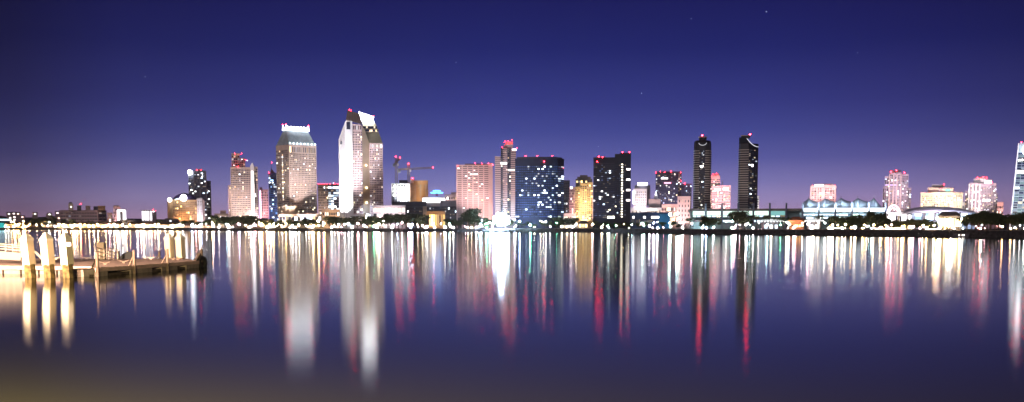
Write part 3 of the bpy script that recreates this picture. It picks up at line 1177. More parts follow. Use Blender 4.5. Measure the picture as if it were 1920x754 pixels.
mb.build('roof_box', mat('red_lit_panel', (.7, .12, .12), emit=(1, .12, .14), es=.9), b_.root)
for q in ((953, 264.5), (960, 262.5, 8), (969, 277.5, 1), (942, 276.5, -1), (947, 266, 5)):
    b_.beacon(*q)
b_.win((b_.X(939), -1.3), (b_.X(967), -1.3), .2, b_.Z(306.5), 5.5, 1.8, glow((1, .95, .95), 4))
b_.win((b_.X(939), -1.3), (b_.X(967), -1.3), .7, b_.Z(319), 6, 1.4, glow((1, .9, .85), 2))
b_.win((b_.X(939), -1.3), (b_.X(967), -1.3), .9, b_.Z(281), 4, 1.6, glow((1, .95, .95), 3))
b_.flood(947, 26, 520000, (.85, .9, 1), 10, h=3)
b_.flood(947, 40, 620000, (1, .72, .72), 60, h=6)
b_.finish(dp=.4)

# --- broad dark blue slab
b_ = Bld('dark_blue_slab', 'broad dark blue slab with a gently curved front dotted with white and blue windows', 'hotel', 1011, 1020)
NS = 8
b_.dim = [glow(c, v, False) for c in ((.35, .5, 1), (.5, .65, 1)) for v in (.08, .2, .45)]
fp = []
for k in range(NS + 1):
    f = k / NS
    fp.append((966 + (1057 - 966) * f, 2.5 * (2 * f - 1) ** 2 + 10 * max(0, f - .87) * 7))
pl = [(b_.X(x, dy), dy) for x, dy in fp]
bk = [(x, y + 22) for x, y in pl][::-1]
H = b_.Z(299)
NAVY = mat('navy_cladding', (.012, .018, .055), rough=.5, spec=.4)
b_.mass(pl + bk, 0, H, NAVY, parapet=True)
for k in range(NS):
    f = (k + .5) / NS
    b_.grid(pl[k], pl[k + 1], 9, H - 5, 3 if k < NS - 1 else 2, 22, .7, .42, lambda i, j, f=f: .15 if f > .2 else .06, LITM[9:] + COOL + COOL[1:3], inset=0,
            mu=mat('blue_lit_curtain', (.03, .06, .16), rough=.3, emit=(.09, .20, .70), es=.15))
up2 = [(x * .93, y + 1.5) for x, y in pl]
b_.mass(up2 + [(x, y + 14) for x, y in up2][::-1], H + .05, b_.Z(294), DARK, 'crown_wall', parapet=False)
for x in (985, 986.5, 1007, 1035):
    b_.beacon(x, 292.5, 6)
b_.beacon(1020, 303, -1, r=.9)
b_.beacon(1056, 315, 8, m=REDDIM)
b_.flood(1000, 30, 200000, (.3, .5, 1), 12)
b_.flood(975, 26, 180000, (.4, .6, 1), 12)
b_.finish()
simple('dark_rear_block', 'dim bluish block half hidden behind the right end of the broad blue slab', 'building', 1050, 1068, 340, 1150, DGREY, 5, 18, lit=.06, pal=COOL)  # dark grey walls, set behind the blue slab
b_ = simple('pink_annex', 'pinkish lit block left of the gold tower, one white lamp on its roof', 'building', 1067, 1080, 353, 1120, PINK, 5, 14, lit=.25, fin=False, flood=200000, fcol=(1, .5, .6))
b_.beacon(1071, 352, 0, r=1.8, m=glow((.85, .9, 1), 14))
b_.finish()
# --- gold tower
b_ = Bld('gold_tower', 'golden-lit apartment tower with stepped dark cap beside the dark column-of-lights tower', 'tower', 1094, 1090)
GOLDW = mat('sand_concrete', (.50, .38, .20), var=.1)
for a, c, yt, dy in ((1078, 1087, 352, 2), (1087, 1100, 346, 0), (1100, 1111, 344, 3)):
    p = b_.rect(a, c, dy, 16)
    H = b_.Z(yt)
    b_.mass(p, 0, H, GOLDW)
    b_.grid(p[0], p[1], 8, H - 1, 3, int((425 - yt) / 4.2), .65, .55, .28, GOLD)
for a, c, y0, y1 in ((1079, 1110, 337, 352), (1082, 1107, 333, 337), (1087, 1101, 330, 333)):
    p = b_.rect(a, c, 4, 12)
    b_.mass(p, b_.Z(y1), b_.Z(y0), DARK, 'cap')
    if y1 == 352:
        b_.grid(p[0], p[1], b_.Z(343), b_.Z(338), 7, 1, .6, .6, .7, GOLD)
q = b_.rect(1083, 1089, -.8, 4)
b_.slabs(q, 8, b_.Z(350), 18, GOLDW, .8, .4)
b_.flood(1094, 18, 620000, (1, .70, .42), 16, h=3)
b_.flood(1094, 30, 460000, (1, .72, .48), 40, h=6)
b_.finish()
simple('glowing_low_block', 'low pink-white glowing block at the foot of the gold tower', 'building', 1056, 1080, 402, 1080, WHITE, 6, 2, lit=.5, flood=120000, fcol=(1, .5, .45))

# --- dark tower with column of lights
b_ = Bld('dark_light_column_tower', 'wide black tower with a vertical string of lit windows near its right edge', 'tower', 1146, 930)
p = b_.rect(1112, 1152, 2, 20)
H = b_.Z(297)
b_.dim = [glow(c, v, False) for c in ((.35, .5, 1), (.6, .7, 1), (1, .85, .7)) for v in (.06, .16, .35)]
BLK = mat('black_facade', (.006, .010, .032), rough=.5, spec=.35)
b_.mass(p, 0, H, BLK)
b_.grid(p[0], p[1], 8, H - 3, 11, 30, .8, .4, .07, LITM[3:] + COOL, inset=0, mu=mat('dim_curtain', (.03, .035, .06), rough=.3))
q = b_.rect(1152, 1174, 0, 22)
H2 = b_.Z(291)
b_.mass(q, 0, H2, BLK)
b_.grid(q[0], q[1], 8, b_.Z(308), 6, 25, .5, .4, lambda i, j: 0.04, LITM[3:] + COOL, mu=mat('dim_curtain', (.03, .035, .06)))
q3 = b_.rect(1174, 1182, 1, 20)
b_.mass(q3, 0, b_.Z(291), BLK, 'end_wall')
for k in range(21):
    b_.win(q[0], q[1], .62, b_.Z(308.5 + k * 4.9), 1.2, .95, glow((1, .9, .7), 4))
for y in (317.5, 337, 356.5, 375.5):
    b_.win(q3[0], q3[1], .4, b_.Z(y), 2.9, 1.2, glow((1, .9, .85), 7))
for x, y in ((1122, 294), (1129, 294.5), (1119, 303), (1166, 285.5), (1179, 285.5)):
    b_.beacon(x, y, 3 if y != 303 else 1, r=.75)
b_.mass(b_.rect(1162, 1181, 6, 8), H2, b_.Z(288), BLK, 'plant_room')
b_.mass(b_.rect(1118, 1134, 6, 8), H, b_.Z(295), GREY, 'plant_room')
b_.win(p[0], p[1], .85, b_.Z(407.5), 5.5, 1.6, glow((1, .97, .75), 7))
b_.flood(1130, 20, 50000, (.35, .45, 1), 20)
b_.finish()

# --- round-topped blocks 1183-1220
b_ = Bld('drum_top_tower', 'pale tower with a round drum top and a bright white band around it', 'building', 1204, 1100)
q = b_.rect(1188, 1212, 0, 18)
b_.mass(q, 0, b_.Z(356), WHITE)
b_.grid(q[0], q[1], 10, b_.Z(358), 6, 10, .35, .5, .1)
mb = MB()
cx = b_.X(1204)
rr_ = b_.X(1219) - cx
mb.lathe([(rr_, b_.Z(385)), (rr_, b_.Z(351)), (rr_ * .97, b_.Z(350)), (rr_ * .97, b_.Z(347.5)), (rr_ * .5, b_.Z(344)), (rr_ * .5, b_.Z(342))], 24, (cx, rr_ + 3))
mb.build('drum', GREY, b_.root)
mb = MB()
mb.lathe([(rr_ * .62, b_.Z(347)), (rr_ * .64, b_.Z(342.5)), (rr_ * .4, b_.Z(342))], 20, (cx, rr_ - 2))
mb.build('light_band', glow((.9, .88, 1), 6), b_.root)
b_.win((b_.X(1186), -.2), (b_.X(1192), -.2), .3, b_.Z(370), 1.8, 12, glow((.95, .95, 1), 4))
b_.flood(1198, 22, 420000, (1, .8, .85), 30)
b_.finish()
b_ = simple('white_low_block', 'brilliant white-pink low block with a square roof tower, below the drum-topped tower', 'building', 1183, 1240, 391, 1000, WHITE, 14, 3, lit=.25, fin=False, flood=260000, fcol=(1, .8, .75))
b_.mass(b_.rect(1216, 1238, 4, 14), b_.H, b_.Z(375), PINK, 'upper_floor')
b_.mass(b_.rect(1226, 1233, 6, 8), b_.Z(375), b_.Z(368), WHITE, 'roof_turret')
mb = MB()
mb.bar((b_.X(1229.5), 9, b_.Z(369)), (b_.X(1229.5), 9, b_.Z(359)), 1.3, 0, 8, .3)
mb.build('spire', glow((1, .97, 1), 3), b_.root)
b_.finish()
simple('pink_low_block', 'low pink block with sparkling windows between the domed turret block and the white box', 'building', 1240, 1272, 385, 1010, PINK, 11, 4, lit=.45, flood=180000, fcol=(1, .65, .6))
simple('white_box_block', 'plain white box block left of the foot of the first dark twin tower', 'building', 1270, 1294, 370, 990, PINK, 4, 6, lit=.02, flood=260000, fcol=(1, .72, .7), wf=.3)
b_ = simple('long_blue_shed', 'long low dark blue building with a few small lit windows by the shore', 'building', 1182, 1256, 401, 850, mat('blue_painted_wall', (.05, .09, .2)), 16, 1, lit=.0, wf=.4, hf=.25, fin=False, depth=24)
for f, wdt in ((.08, 1), (.36, 1.3), (.56, 1.6), (.62, 3), (.68, 2.5)):
    b_.win(b_.poly[0], b_.poly[1], f, b_.Z(407.5), wdt, 1.4, glow((1, .93, .9), 6))
b_.mass(b_.rect(1236, 1256, -2, 8), 0, b_.Z(404), mat('teal_painted_wall', (.05, .2, .3)), 'side_wing')
b_.flood(1245, 14, 16000, (.2, .5, 1), 6, h=2)
b_.finish()
# --- purple tower pair 1228-1295
b_ = Bld('stepped_dark_hotel', 'stepped violet-dark tower with many red roof lights left of the twin dark towers', 'tower', 1260, 1250)
VD = mat('violet_cladding', (.10, .09, .17), rough=.4)
for a, c, yt, dy, nx in ((1228.5, 1254, 323, 0, 10), (1254, 1277, 323, 2, 8), (1277, 1296, 346, 4, 7), (1240, 1270, 342, -6, 12)):
    p = b_.rect(a, c, dy, 20)
    H = b_.Z(yt)
    b_.mass(p, 0, H, VD)
    b_.grid(p[0], p[1], 12, H - 1, nx, int((425 - yt) / 3.8), .6, .5, .09, COOL + LITM)
b_.win((b_.X(1238), -.2), (b_.X(1252), -.2), .5, b_.Z(334.5), 7, 1.6, glow((1, .95, .95), 3))
b_.win((b_.X(1244), -6.2), (b_.X(1258), -6.2), .5, b_.Z(343.5), 7, 1.3, glow((1, .3, .4), 4))
for x, y in ((1229, 323.5), (1237, 322), (1245, 323), (1257, 321.5), (1275, 323.5), (1257.5, 342), (1276, 339), (1283, 344)):
    b_.beacon(x, y, 0)
b_.beacon(1264, 327, -1, m=glow((1, .85, .7), 10))
b_.flood(1250, 30, 260000, VIOL, 30)
b_.finish()


# --- twin dark towers
def twin(name, label, x0, xa, xb, x1, ytop, Y, left):
    b_ = Bld(name, label, 'tower', (x0 + x1) / 2, Y)
    TB = mat('smoked_facade', (.007, .007, .015), rough=.45, spec=.35)
    A, Bx, C_, D_ = b_.X(x0), b_.X(xa), b_.X(xb), b_.X(x1)
    if left:
        fp = [(A, 3.5), (A + 1.2, .8), (Bx, 0), (C_, 0), (D_ - 1.2, .8), (D_, 3.5), (D_, 15), (D_ - 3, 18), (A + 3, 18), (A, 15)]
    else:
        fp = [(A, 3), (A + 1.2, .8), (Bx, 0), (D_ - .8, 5), (D_, 7), (D_, 17), (A, 17)]
    ztop = b_.Z(ytop + 17)
    b_.mass(fp, 0, ztop, TB, parapet=False)
    if left:
        # rounded cap, narrower in two steps, with a glowing arc
        cx = (A + D_) / 2
        hw = (D_ - A) / 2
        k = lambda s_: [(cx + (x - cx) * s_, 9 + (y - 9) * s_) for x, y in fp]
        mb = MB()
        mb.prism(fp, ztop + .02, b_.Z(ytop + 12), 0, k(.96))
        mb.prism(k(.96), b_.Z(ytop + 12) + .02, b_.Z(ytop + 9), 0, k(.84))
        mb.build('cap', TB, b_.root)
        b_.mass(k(.44), b_.Z(ytop + 9) + .02, b_.Z(ytop + 3), TB, 'penthouse', parapet=False)
        b_.mass(k(.5), b_.Z(ytop + 3) + .02, b_.Z(ytop + 1.2), TAN, 'roof_collar', parapet=False)
        pts_ = [(cx + hw * .44 * math.cos(t_), -.6, b_.Z(ytop + 14.5) + (b_.Z(ytop + 14.5) - b_.Z(ytop + 19)) * math.sin(t_)) for t_ in [math.pi + math.pi * q / 12 for q in range(13)]]
        for q in range(13):
            pts_[q] = (pts_[q][0], pts_[q][1], b_.Z(ytop + 14) - (b_.Z(ytop + 14) - b_.Z(ytop + 18.5)) * math.sin(math.pi * q / 12))
        mb = MB()
        for a, c in zip(pts_, pts_[1:]):
            mb.bar(a, c, .22)
        mb.build('light_arc', glow((.85, .85, .95), .9), b_.root)
        wings = [([(A, 3.5), (A + 1.2, .8), (Bx, 0), (Bx, 6), (A, 8)]), ([(C_, 0), (D_ - 1.2, .8), (D_, 3.5), (D_, 8), (C_, 6)])]
        cen = ((Bx, 0), (C_, 0))
    else:
        mb = MB()
        # slanted concave top: high on the left, sweeping down to the right edge
        n_ = 10
        zl = b_.Z(ytop + 4)
        prev = None
        for q in range(n_):
            f0, f1 = q / n_, (q + 1) / n_
            def zc(f):
                py = ytop + 5 if f < .35 else ytop + 5 + 18 * (1 - (1 - (f - .35) / .65) ** 2.0)
                return b_.Z(py if f < 1 else ytop + 23)
            xa_, xb_ = A + (D_ - A) * f0, A + (D_ - A) * f1
            yf = lambda xx: 3 - 2.9 * min(1, (xx - A) / (Bx - A)) if xx < Bx else 5.2 * (xx - Bx) / (D_ - Bx)
            mb.hexa([(xa_, yf(xa_), b_.Z(ytop + 25)), (xb_, yf(xb_), b_.Z(ytop + 25)), (xb_, yf(xb_), zc(f1)), (xa_, yf(xa_), zc(f0))],
                    [(xa_, 17, b_.Z(ytop + 25)), (xb_, 17, b_.Z(ytop + 25)), (xb_, 17, zc(f1)), (xa_, 17, zc(f0))])
        mb.build('cap', TB, b_.root)
        mb = MB()
        for q in range(4, 10):
            f0, f1 = q / n_, (q + 1) / n_
            xa_, xb_ = A + (D_ - A) * f0, A + (D_ - A) * f1
            mb.bar((xa_, yf(xa_) - .4, zc(f0)), (xb_, yf(xb_) - .4, zc(f1)), .28)
        mb.build('light_arc', glow((.85, .85, .95), .9), b_.root)
        b_.mass(b_.rect(x0 + 4, x0 + 20, 3, 8), b_.Z(ytop + 6), b_.Z(ytop + 2.5), TB, 'penthouse', parapet=False)
        b_.mass(b_.rect(x0 + 3, x0 + 21, 2.5, 9), b_.Z(ytop + 2.5) + .02, b_.Z(ytop + 1), TAN, 'roof_collar', parapet=False)
        wings = [([(A, 3), (A + 1.2, .8), (Bx, 0), (Bx, 6), (A, 8)])]
        cen = ((Bx, 0), (D_ - .8, 5))
    zt = b_.Z(ytop + 28)
    for wg in wings:
        b_.slabs(wg, 6, zt, 30, mat('pale_balcony', (.30, .27, .26)), .62, .35)
    b_.grid(cen[0], cen[1], 10, zt, 5, 36, .8, .5, .05, LITM[3:] + COOL, mu=GLASS)
    for k in range(3):
        b_.win(cen[0], cen[1], .4 + .02 * k, b_.Z(ytop + 57 + k * 1.5), 2.6 - k * .6, .7, glow((1, .95, .95), 7))
    b_.beacon((x0 + x1) / 2 - (1 if left else -2), ytop, 6, r=1.15)
    b_.flood((x0 + x1) / 2, 30, 130000, (1, .8, .7), 50, h=10)
    b_.finish(dp=.3)


twin('dark_twin_tower', 'left dark twin tower with striped sides, rounded cap and a faint hanging arc of light', 1299, 1309, 1321, 1331.5, 254, 880, True)
twin('dark_twin_tower', 'right dark twin tower, left side striped, top slanting down to the right', 1383, 1401, 1410, 1419.5, 252, 860, False)
b_ = Bld('pink_twin_block', 'pink-lit office tower with a lower wing and thin mast between the dark twin towers', 'tower', 1350, 1100)
for a, c, yt, dy, nx in ((1329, 1349, 331, 2, 6), (1334, 1369, 350, 0, 11)):
    p = b_.rect(a, c, dy, 18)
    H = b_.Z(yt)
    b_.mass(p, 0, H, PINK)
    b_.grid(p[0], p[1], 12, H - 2, nx, int((425 - yt) / 4.5), .8, .4, .2, LITM)
b_.mass(b_.rect(1334, 1347, 4, 8), b_.Z(331), b_.Z(327), PINK, 'plant_room')
mb = MB()
mb.bar(b_.P(1353.5, 351, 5), b_.P(1353.5, 338, 5), .5, 0, 6, .2)
mb.build('mast', WHITE, b_.root)
for x, y in ((1336, 327), (1342, 326), (1331, 331)):
    b_.beacon(x, y, 1)
b_.win((b_.X(1334), 0), (b_.X(1369), 0), .3, b_.Z(355.5), 5, 2, glow((1, .95, .98), 4))
b_.win((b_.X(1334), 0), (b_.X(1369), 0), .75, b_.Z(354.5), 5, 2, glow((1, .95, .98), 4))
b_.flood(1352, 24, 560000, (1, .6, .66), 28, h=12)
b_.flood(1338, 26, 260000, (1, .4, .5), 60, h=12)
b_.finish()
simple('thin_white_block', 'thin bright white block seen just right of the slant-topped dark tower', 'building', 1416, 1419.5 + 3.5, 369, 1000, WHITE, 1, 12, lit=.2, flood=120000, fcol=(1, .85, .8))

# --- convention hall with pylons and tents
CB = 1293
b_ = Bld('convention_hall', 'long lit hall with grey pylons and white tent sails over its right half', 'convention hall', 1475, 690)
HALL = mat('hall_concrete', (.16, .24, .27), var=.12)
q = b_.rect(1293, 1660, 8, 40)
b_.mass(q, 0, b_.Z(397, 8), HALL)
q2 = b_.rect(1293, 1504, 2, 20)
b_.mass(q2, b_.Z(395.5, 2), b_.Z(391, 2), DARK, 'roof_edge', parapet=False)
pyl = [1323, 1353.5, 1384, 1412.5, 1443, 1474, 1505, 1535, 1566, 1597.5, 1629, 1660]
for x in pyl:
    mb = MB()
    cx = b_.X(x, 0)
    mb.prism([(cx - .55, -1), (cx + .55, -1), (cx + .55, 4), (cx - .55, 4)], 0, b_.Z(380.5), 0, [(cx - .5, -.6), (cx + .5, -.6), (cx + .5, 3), (cx - .5, 3)])
    mb.build('pylon', mat('pylon_concrete', (.13, .16, .23)), b_.root)
LW = glow((.72, 1, .86), 1.7)
LW2 = glow((.80, 1, .92), 4.0)
edges = [1297] + pyl
for a, c in zip(edges[:6], edges[1:7]):
    A_, C_ = (b_.X(a + 1.6, 7.9), 7.9), (b_.X(c - 1.6, 7.9), 7.9)
    wdt = C_[0] - A_[0]
    b_.win(A_, C_, .5, b_.Z(399.2, 8), wdt * .96, 2.6, LW if a < 1440 else glow((.35, .8, .78), .7))
    for k in range(3):
        b_.win(A_, C_, (k + .5) / 3, b_.Z(405.5, 8), wdt * .27, .8, [LW, COOL[4], GLASSB][k % 3])
b_.mass(b_.rect(1296, 1500, 0, 7), 0, b_.Z(412), HALL, 'lower_gallery', parapet=False)
for k in range(22):
    a = 1300 + k * 9.2
    if b_.rng.random() < .75 and not 1326 < a < 1345:
        b_.win((b_.X(1296), 0), (b_.X(1500), 0), (a - 1296 + 4) / 204, b_.Z(414.5), 2.2, 1.1, b_.rng.choice([LW2, LW2, COOL[4], GLASSB]))
# tents
for i, (a, c) in enumerate(zip(pyl[6:], pyl[7:])):
    mb = MB()
    n1, n2 = 16, 10
    A_, C_ = b_.X(a + 1.3, 4), b_.X(c - 1.3, 4)
    zi, zr, zp = b_.Z(396.5, 4), b_.Z(378.5, 14), b_.Z(371.5, 14)
    last = i == 4
    g = {}
    for u in range(n1 + 1):
        fu = u / n1
        pk = .35
        d_ = abs(fu - pk) / (pk if fu < pk else 1 - pk)
        ridge = zr + (zp - zr) * (1 - d_) ** 1.6
        if last and fu > pk:
            ridge = zp + (zi + 1.5 - zp) * ((fu - pk) / (1 - pk)) ** .9
        for v in range(n2 + 1):
            fv = v / n2
            zz = zi + (ridge - zi) * (math.sin(fv * math.pi / 2) ** 1.0 if fv <= 1 else 1)
            g[u, v] = (A_ + (C_ - A_) * fu, 2 + 13 * fv, zz)
    for u in range(n1):
        for v in range(n2):
            mb.face([g[u, v], g[u + 1, v], g[u + 1, v + 1], g[u, v + 1]])
            # back slope
            r0 = [g[u, v], g[u + 1, v], g[u + 1, v + 1], g[u, v + 1]]
            mb.face([(x, 30 - y, z) for x, y, z in r0][::-1])
    mb.build('tent_sail', FABRIC, b_.root, smooth=True)
    mb = MB()
    mb.bar((A_ + (C_ - A_) * .35, 15, zr - 4), (A_ + (C_ - A_) * .35, 15, zp + .9), .3, 0, 6, .12)
    mb.build('tent_mast', DGREY, b_.root)
    b_.win((A_, 2.2), (C_, 2.2), .5, b_.Z(394.0, 4), (C_ - A_) * .94, 1.9, glow((.9, .97, 1), 4.5))  # glowing band stands in for the lit wall under the sail
    for f in (.28, .72):
        o_ = MB()
        o_.box(-.4, .4, -.3, .3, -.2, .2)
        o = o_.build('floodlight', POST, b_.root, loc=(A_ + (C_ - A_) * f, -2.2, zi - .8))  # fixture and spot added to brighten the sail from its eave
        ld = bpy.data.lights.new('tent_fill', 'SPOT')
        ld.energy = 17000
        ld.color = (.85, .95, 1)
        ld.spot_size = rad(130)
        ld.spot_blend = .9
        ld.shadow_soft_size = .5
        lo = bpy.data.objects.new('tent_fill', ld)
        COL.objects.link(lo)
        lo.parent = o
        lo.location = (0, 0, 1.0)
        lo.rotation_euler = Vector((0, .75, .65)).to_track_quat('-Z', 'Y').to_euler()
    for k in range(5):
        b_.win((A_, 7.9), (C_, 7.9), (k + .5) / 5, b_.Z(403, 8), 1.4, .7, b_.rng.choice([COOL[1], COOL[4], GLASSB, LW2]))
        b_.win((A_, 7.9), (C_, 7.9), (k + .5) / 5, b_.Z(408.5, 8), 1.5, .8, b_.rng.choice([COOL[4], COOL[5], GLASSB, LW2]))
b_.flood(1300, 16, 60000, (.7, 1, .95), 6, tx=1310)
b_.finish(dp=.2)

# two small shore pavilions by the hall
for name, lab, a, c, yt, m, em in (('canopy_pavilion', 'low round-roofed pavilion glowing white, left of the terracotta kiosk', 1420, 1472, 413, WHITE, glow((.95, 1, 1), 5)),
                                   ('dome_pavilion', 'low white dome pavilion with two bright doors, in front of the tent sails', 1508, 1546, 412, WHITE, glow((1, .98, .95), 5))):
    b_ = Bld(name, lab, 'pavilion', (a + c) / 2, ys((a + c) / 2) + 34)
    hw = (b_.X(c) - b_.X(a)) / 2
    mb = MB()
    zt = b_.Z(yt)
    pl = [(hw * math.cos(t_), 5 + 5 * math.sin(t_)) for t_ in [2 * math.pi * k / 24 for k in range(24)]]
    mb.prism(pl, zt - .55, zt, 0, [(x * .8, 5 + (y - 5) * .8) for x, y in pl])
    mb.prism([(x * .8, 5 + (y - 5) * .8) for x, y in pl], zt + .01, zt + .7, 0, [(x * .3, 5 + (y - 5) * .3) for x, y in pl])
    mb.build('roof', mat('glowing_canopy', (.75, .75, .75), emit=(.9, .97, 1), es=.8), b_.root)  # white glow put into the roof material
    mb = MB()
    mb.prism([(x * .7, 5 + (y - 5) * .7) for x, y in pl], 0, zt - .56)
    mb.build('wall', GREY, b_.root)
    for f in ((.25, .75) if name == 'dome_pavilion' else (.2, .5, .8)):
        b_.win((-hw * .6, 1.4), (hw * .6, 1.4), f, 1.5, 1.8, 2.0, em if name == 'dome_pavilion' else COOL[1])
    mb = MB()
    for k in range(9):
        x = -hw * .9 + k * hw * 1.8 / 8
        mb.ball((x, .2, zt - .75), .28, 0, 6)
    mb.build('light_string', em, b_.root)
    b_.finish()
b_ = simple('terracotta_kiosk', 'small orange-red lit kiosk on the promenade between two pale pavilions', 'kiosk', 1478, 1508, 416, ys(1490) + 30, mat('terracotta_wall', (.5, .2, .1)), 6, 1, lit=.7, pal=GOLD, depth=8, fin=False)
mb = MB()
A_, C_ = b_.X(1476), b_.X(1510)
mb.prism([(A_, -1), (C_, -1), (C_, 9), (A_, 9)], b_.H + .95, b_.H + 2.6, 0, [(A_ + 3, 3.5), (C_ - 3, 3.5), (C_ - 3, 4.5), (A_ + 3, 4.5)])
mb.build('roof', mat('terracotta_tiles', (.4, .14, .07)), b_.root)
b_.flood(1493, 7, 9000, (1, .5, .2), 2, h=1)
b_.finish()

# --- right side blocks
b_ = Bld('top_lit_pink_block', 'squat pink block with a white-lit top floor rising behind the tent sails', 'building', 1542, 1000)
p = b_.rect(1519.5, 1565, 0, 18)
H = b_.Z(349)
b_.mass(p, 0, H, PINK)
b_.grid(p[0], p[1], 16, H - 1.5, 9, 10, .55, .55, .12)
b_.cols(p[0], p[1], 0, H, 4, 1.3, PINK, .5)
b_.mass(b_.rect(1525, 1560, 3, 12), H, b_.Z(346.5), WHITE, 'plant_room')
b_.win(p[0], p[1], .32, b_.Z(347.8), 7, 1.6, glow((1, .93, .9), 4))
for x in (1522, 1530, 1538, 1553, 1564):
    b_.beacon(x, 347, 1, m=REDDIM)
b_.flood(1540, 22, 380000, (1, .6, .6), 36, h=12)
b_.flood(1540, 34, 380000, (1, .7, .72), 50, h=12)
b_.finish()

b_ = Bld('lilac_tower', 'lilac tower with a raised left cap and stepped right side, right of the tent sails', 'tower', 1680, 1050)
LIL = mat('lilac_concrete', (.46, .36, .42), var=.1)
for a, c, yt, dy, nx in ((1654, 1660, 351, 5, 2), (1657, 1667, 332, 3, 3), (1666, 1687, 326, 0, 7), (1687, 1701, 328, 2, 5), (1700, 1707, 354, 5, 2)):
    p = b_.rect(a, c, dy, 20 - dy)
    H = b_.Z(yt)
    b_.mass(p, 0, H, LIL)
    b_.grid(p[0], p[1], 14, H - 1, nx, int((425 - yt) / 4), .68, .6, .13, LITM + COOL)
b_.mass(b_.rect(1666, 1687, 4, 10), b_.Z(326), b_.Z(321), LIL, 'plant_room')
b_.cols((b_.X(1666), 0), (b_.X(1687), 0), 0, b_.Z(326), 3, 1.2, PINK, .5)
b_.win((b_.X(1658), -.1), (b_.X(1684), -.1), .4, b_.Z(347), 9, 1.1, glow((.7, .5, 1), 1.6))
for x, y in ((1678, 319.5), (1693, 324), (1668, 322)):
    b_.beacon(x, y, 4, r=.8)
b_.flood(1680, 26, 300000, (1, .76, .84), 30, h=12)
b_.flood(1680, 40, 380000, (.95, .82, 1), 60, h=12)
b_.finish()

b_ = Bld('cream_hotel', 'broad cream-yellow lit hotel with pink roof blocks and a green-lit patch on top', 'hotel', 1765, 900)
CRM = mat('cream_concrete', (.62, .54, .46), var=.08)
p = b_.rect(1725, 1804, 0, 22)
H = b_.Z(363)
b_.mass(p, 0, H, CRM)
b_.grid(p[0], p[1], b_.Z(396), H - 1.2, 26, 8, .4, .5, .35, [glow((1, .9, .5), 1.5, False), glow((1, .97, .8), 3, False), LITM[4]])
b_.mass(b_.rect(1738, 1758, 4, 12), H, b_.Z(353), PINK, 'roof_block')
b_.mass(b_.rect(1745, 1769, 7, 8), b_.Z(353), b_.Z(348), GREY, 'roof_block')
b_.mass(b_.rect(1760, 1786, 2, 12), H, b_.Z(354), PINK, 'roof_block')
b_.win((b_.X(1760, 2), 2), (b_.X(1786, 2), 2), .6, b_.Z(356.5), 3.5, 1.8, glow((.4, .95, .75), 1.5))
b_.beacon(1768, 346.5, 8, r=.8)
for x in (1726, 1733, 1741, 1763, 1788, 1801):
    b_.beacon(x, 361 if x < 1760 or x > 1786 else 353.5, 1, m=REDDIM)
b_.flood(1745, 24, 250000, (1, .86, .68), 22, h=14)
b_.flood(1785, 24, 250000, (1, .86, .68), 22, h=14)
b_.finish()
simple('bright_wing_block', 'dazzling white-pink low block at the left foot of the crowned tower', 'building', 1803, 1834, 381, 880, WHITE, 9, 5, lit=.2, flood=420000, fcol=(1, .78, .72), fin=True)
b_ = Bld('crowned_tower', 'pale residential tower with white-lit crown blocks, left of the leaning glass tower', 'tower', 1840, 860)
for a, c, yt, dy, nx in ((1808, 1817, 360, 4, 3), (1815, 1835, 345, 0, 7), (1835, 1857, 347, 1, 7), (1857, 1866, 346, 3, 3), (1866, 1869, 364, 6, 1)):
    p = b_.rect(a, c, dy, 18 - dy)
    H = b_.Z(yt)
    b_.mass(p, 0, H, LIL)
    b_.grid(p[0], p[1], 12, H - 1, nx, int((425 - yt) / 4.2), .66, .6, .16, LITM)
b_.cols((b_.X(1815), 0), (b_.X(1835), 0), 0, b_.Z(345), 3, 1.0, WHITE, .5)
b_.mass(b_.rect(1823, 1846, 3, 10), b_.Z(345), b_.Z(337), WHITE, 'crown_block')
b_.mass(b_.rect(1846, 1857, 4, 10), b_.Z(347), b_.Z(339), WHITE, 'crown_block')
b_.mass(b_.rect(1829, 1848, 5, 6), b_.Z(337), b_.Z(334), PINK, 'crown_block')
b_.win((b_.X(1843, 3), 3), (b_.X(1857, 3), 3), .5, b_.Z(341.5), 4.2, 1.9, glow((1, .96, .98), 5))
b_.win((b_.X(1842), -.1), (b_.X(1857), -.1), .4, b_.Z(375.5), 5, 1.3, glow((1, .93, .9), 4))
for x, y in ((1830, 333.5), (1841, 332), (1824, 337), (1847, 334), (1857, 343), (1860, 345)):
    b_.beacon(x, y, 4, r=.6)
b_.flood(1835, 22, 200000, (1, .8, .78), 24, h=12)
b_.flood(1840, 36, 260000, (1, .8, .86), 45, h=12)
b_.finish()
simple('salmon_block', 'small salmon-lit block alone between the crowned tower and the leaning glass tower', 'building', 1867.5, 1880.5, 381, 1000, PINK, 4, 4, lit=.3, flood=240000, fcol=(1, .55, .5))
# leaning glass tower at the frame edge
b_ = Bld('tapered_glass_tower', 'tall pale blue glass tower with leaning white edge, rightmost in the skyline', 'tower', 1920, 640)
mb = MB()
D = 18
mb.hexa([b_.P(1894, 431, 0), b_.P(1950, 431, 0), b_.P(1948, 268, 0), b_.P(1903.5, 268, 0)], [b_.P(1894, 431, 0) + Vector((0, D, 0)), b_.P(1950, 431, 0) + Vector((0, D, 0)), b_.P(1948, 268, 0) + Vector((0, D, 0)), b_.P(1903.5, 268, 0) + Vector((0, D, 0))])
mb.build('wall', mat('pale_blue_curtain_wall', (.36, .44, .50), rough=.4), b_.root)
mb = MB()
mb.hexa([b_.P(1893, 431, -.5), b_.P(1895, 431, -.5), b_.P(1905, 268, -.5), b_.P(1903, 268, -.5)], [b_.P(1893, 431, 6), b_.P(1895, 431, 6), b_.P(1905, 268, 6), b_.P(1903, 268, 6)])
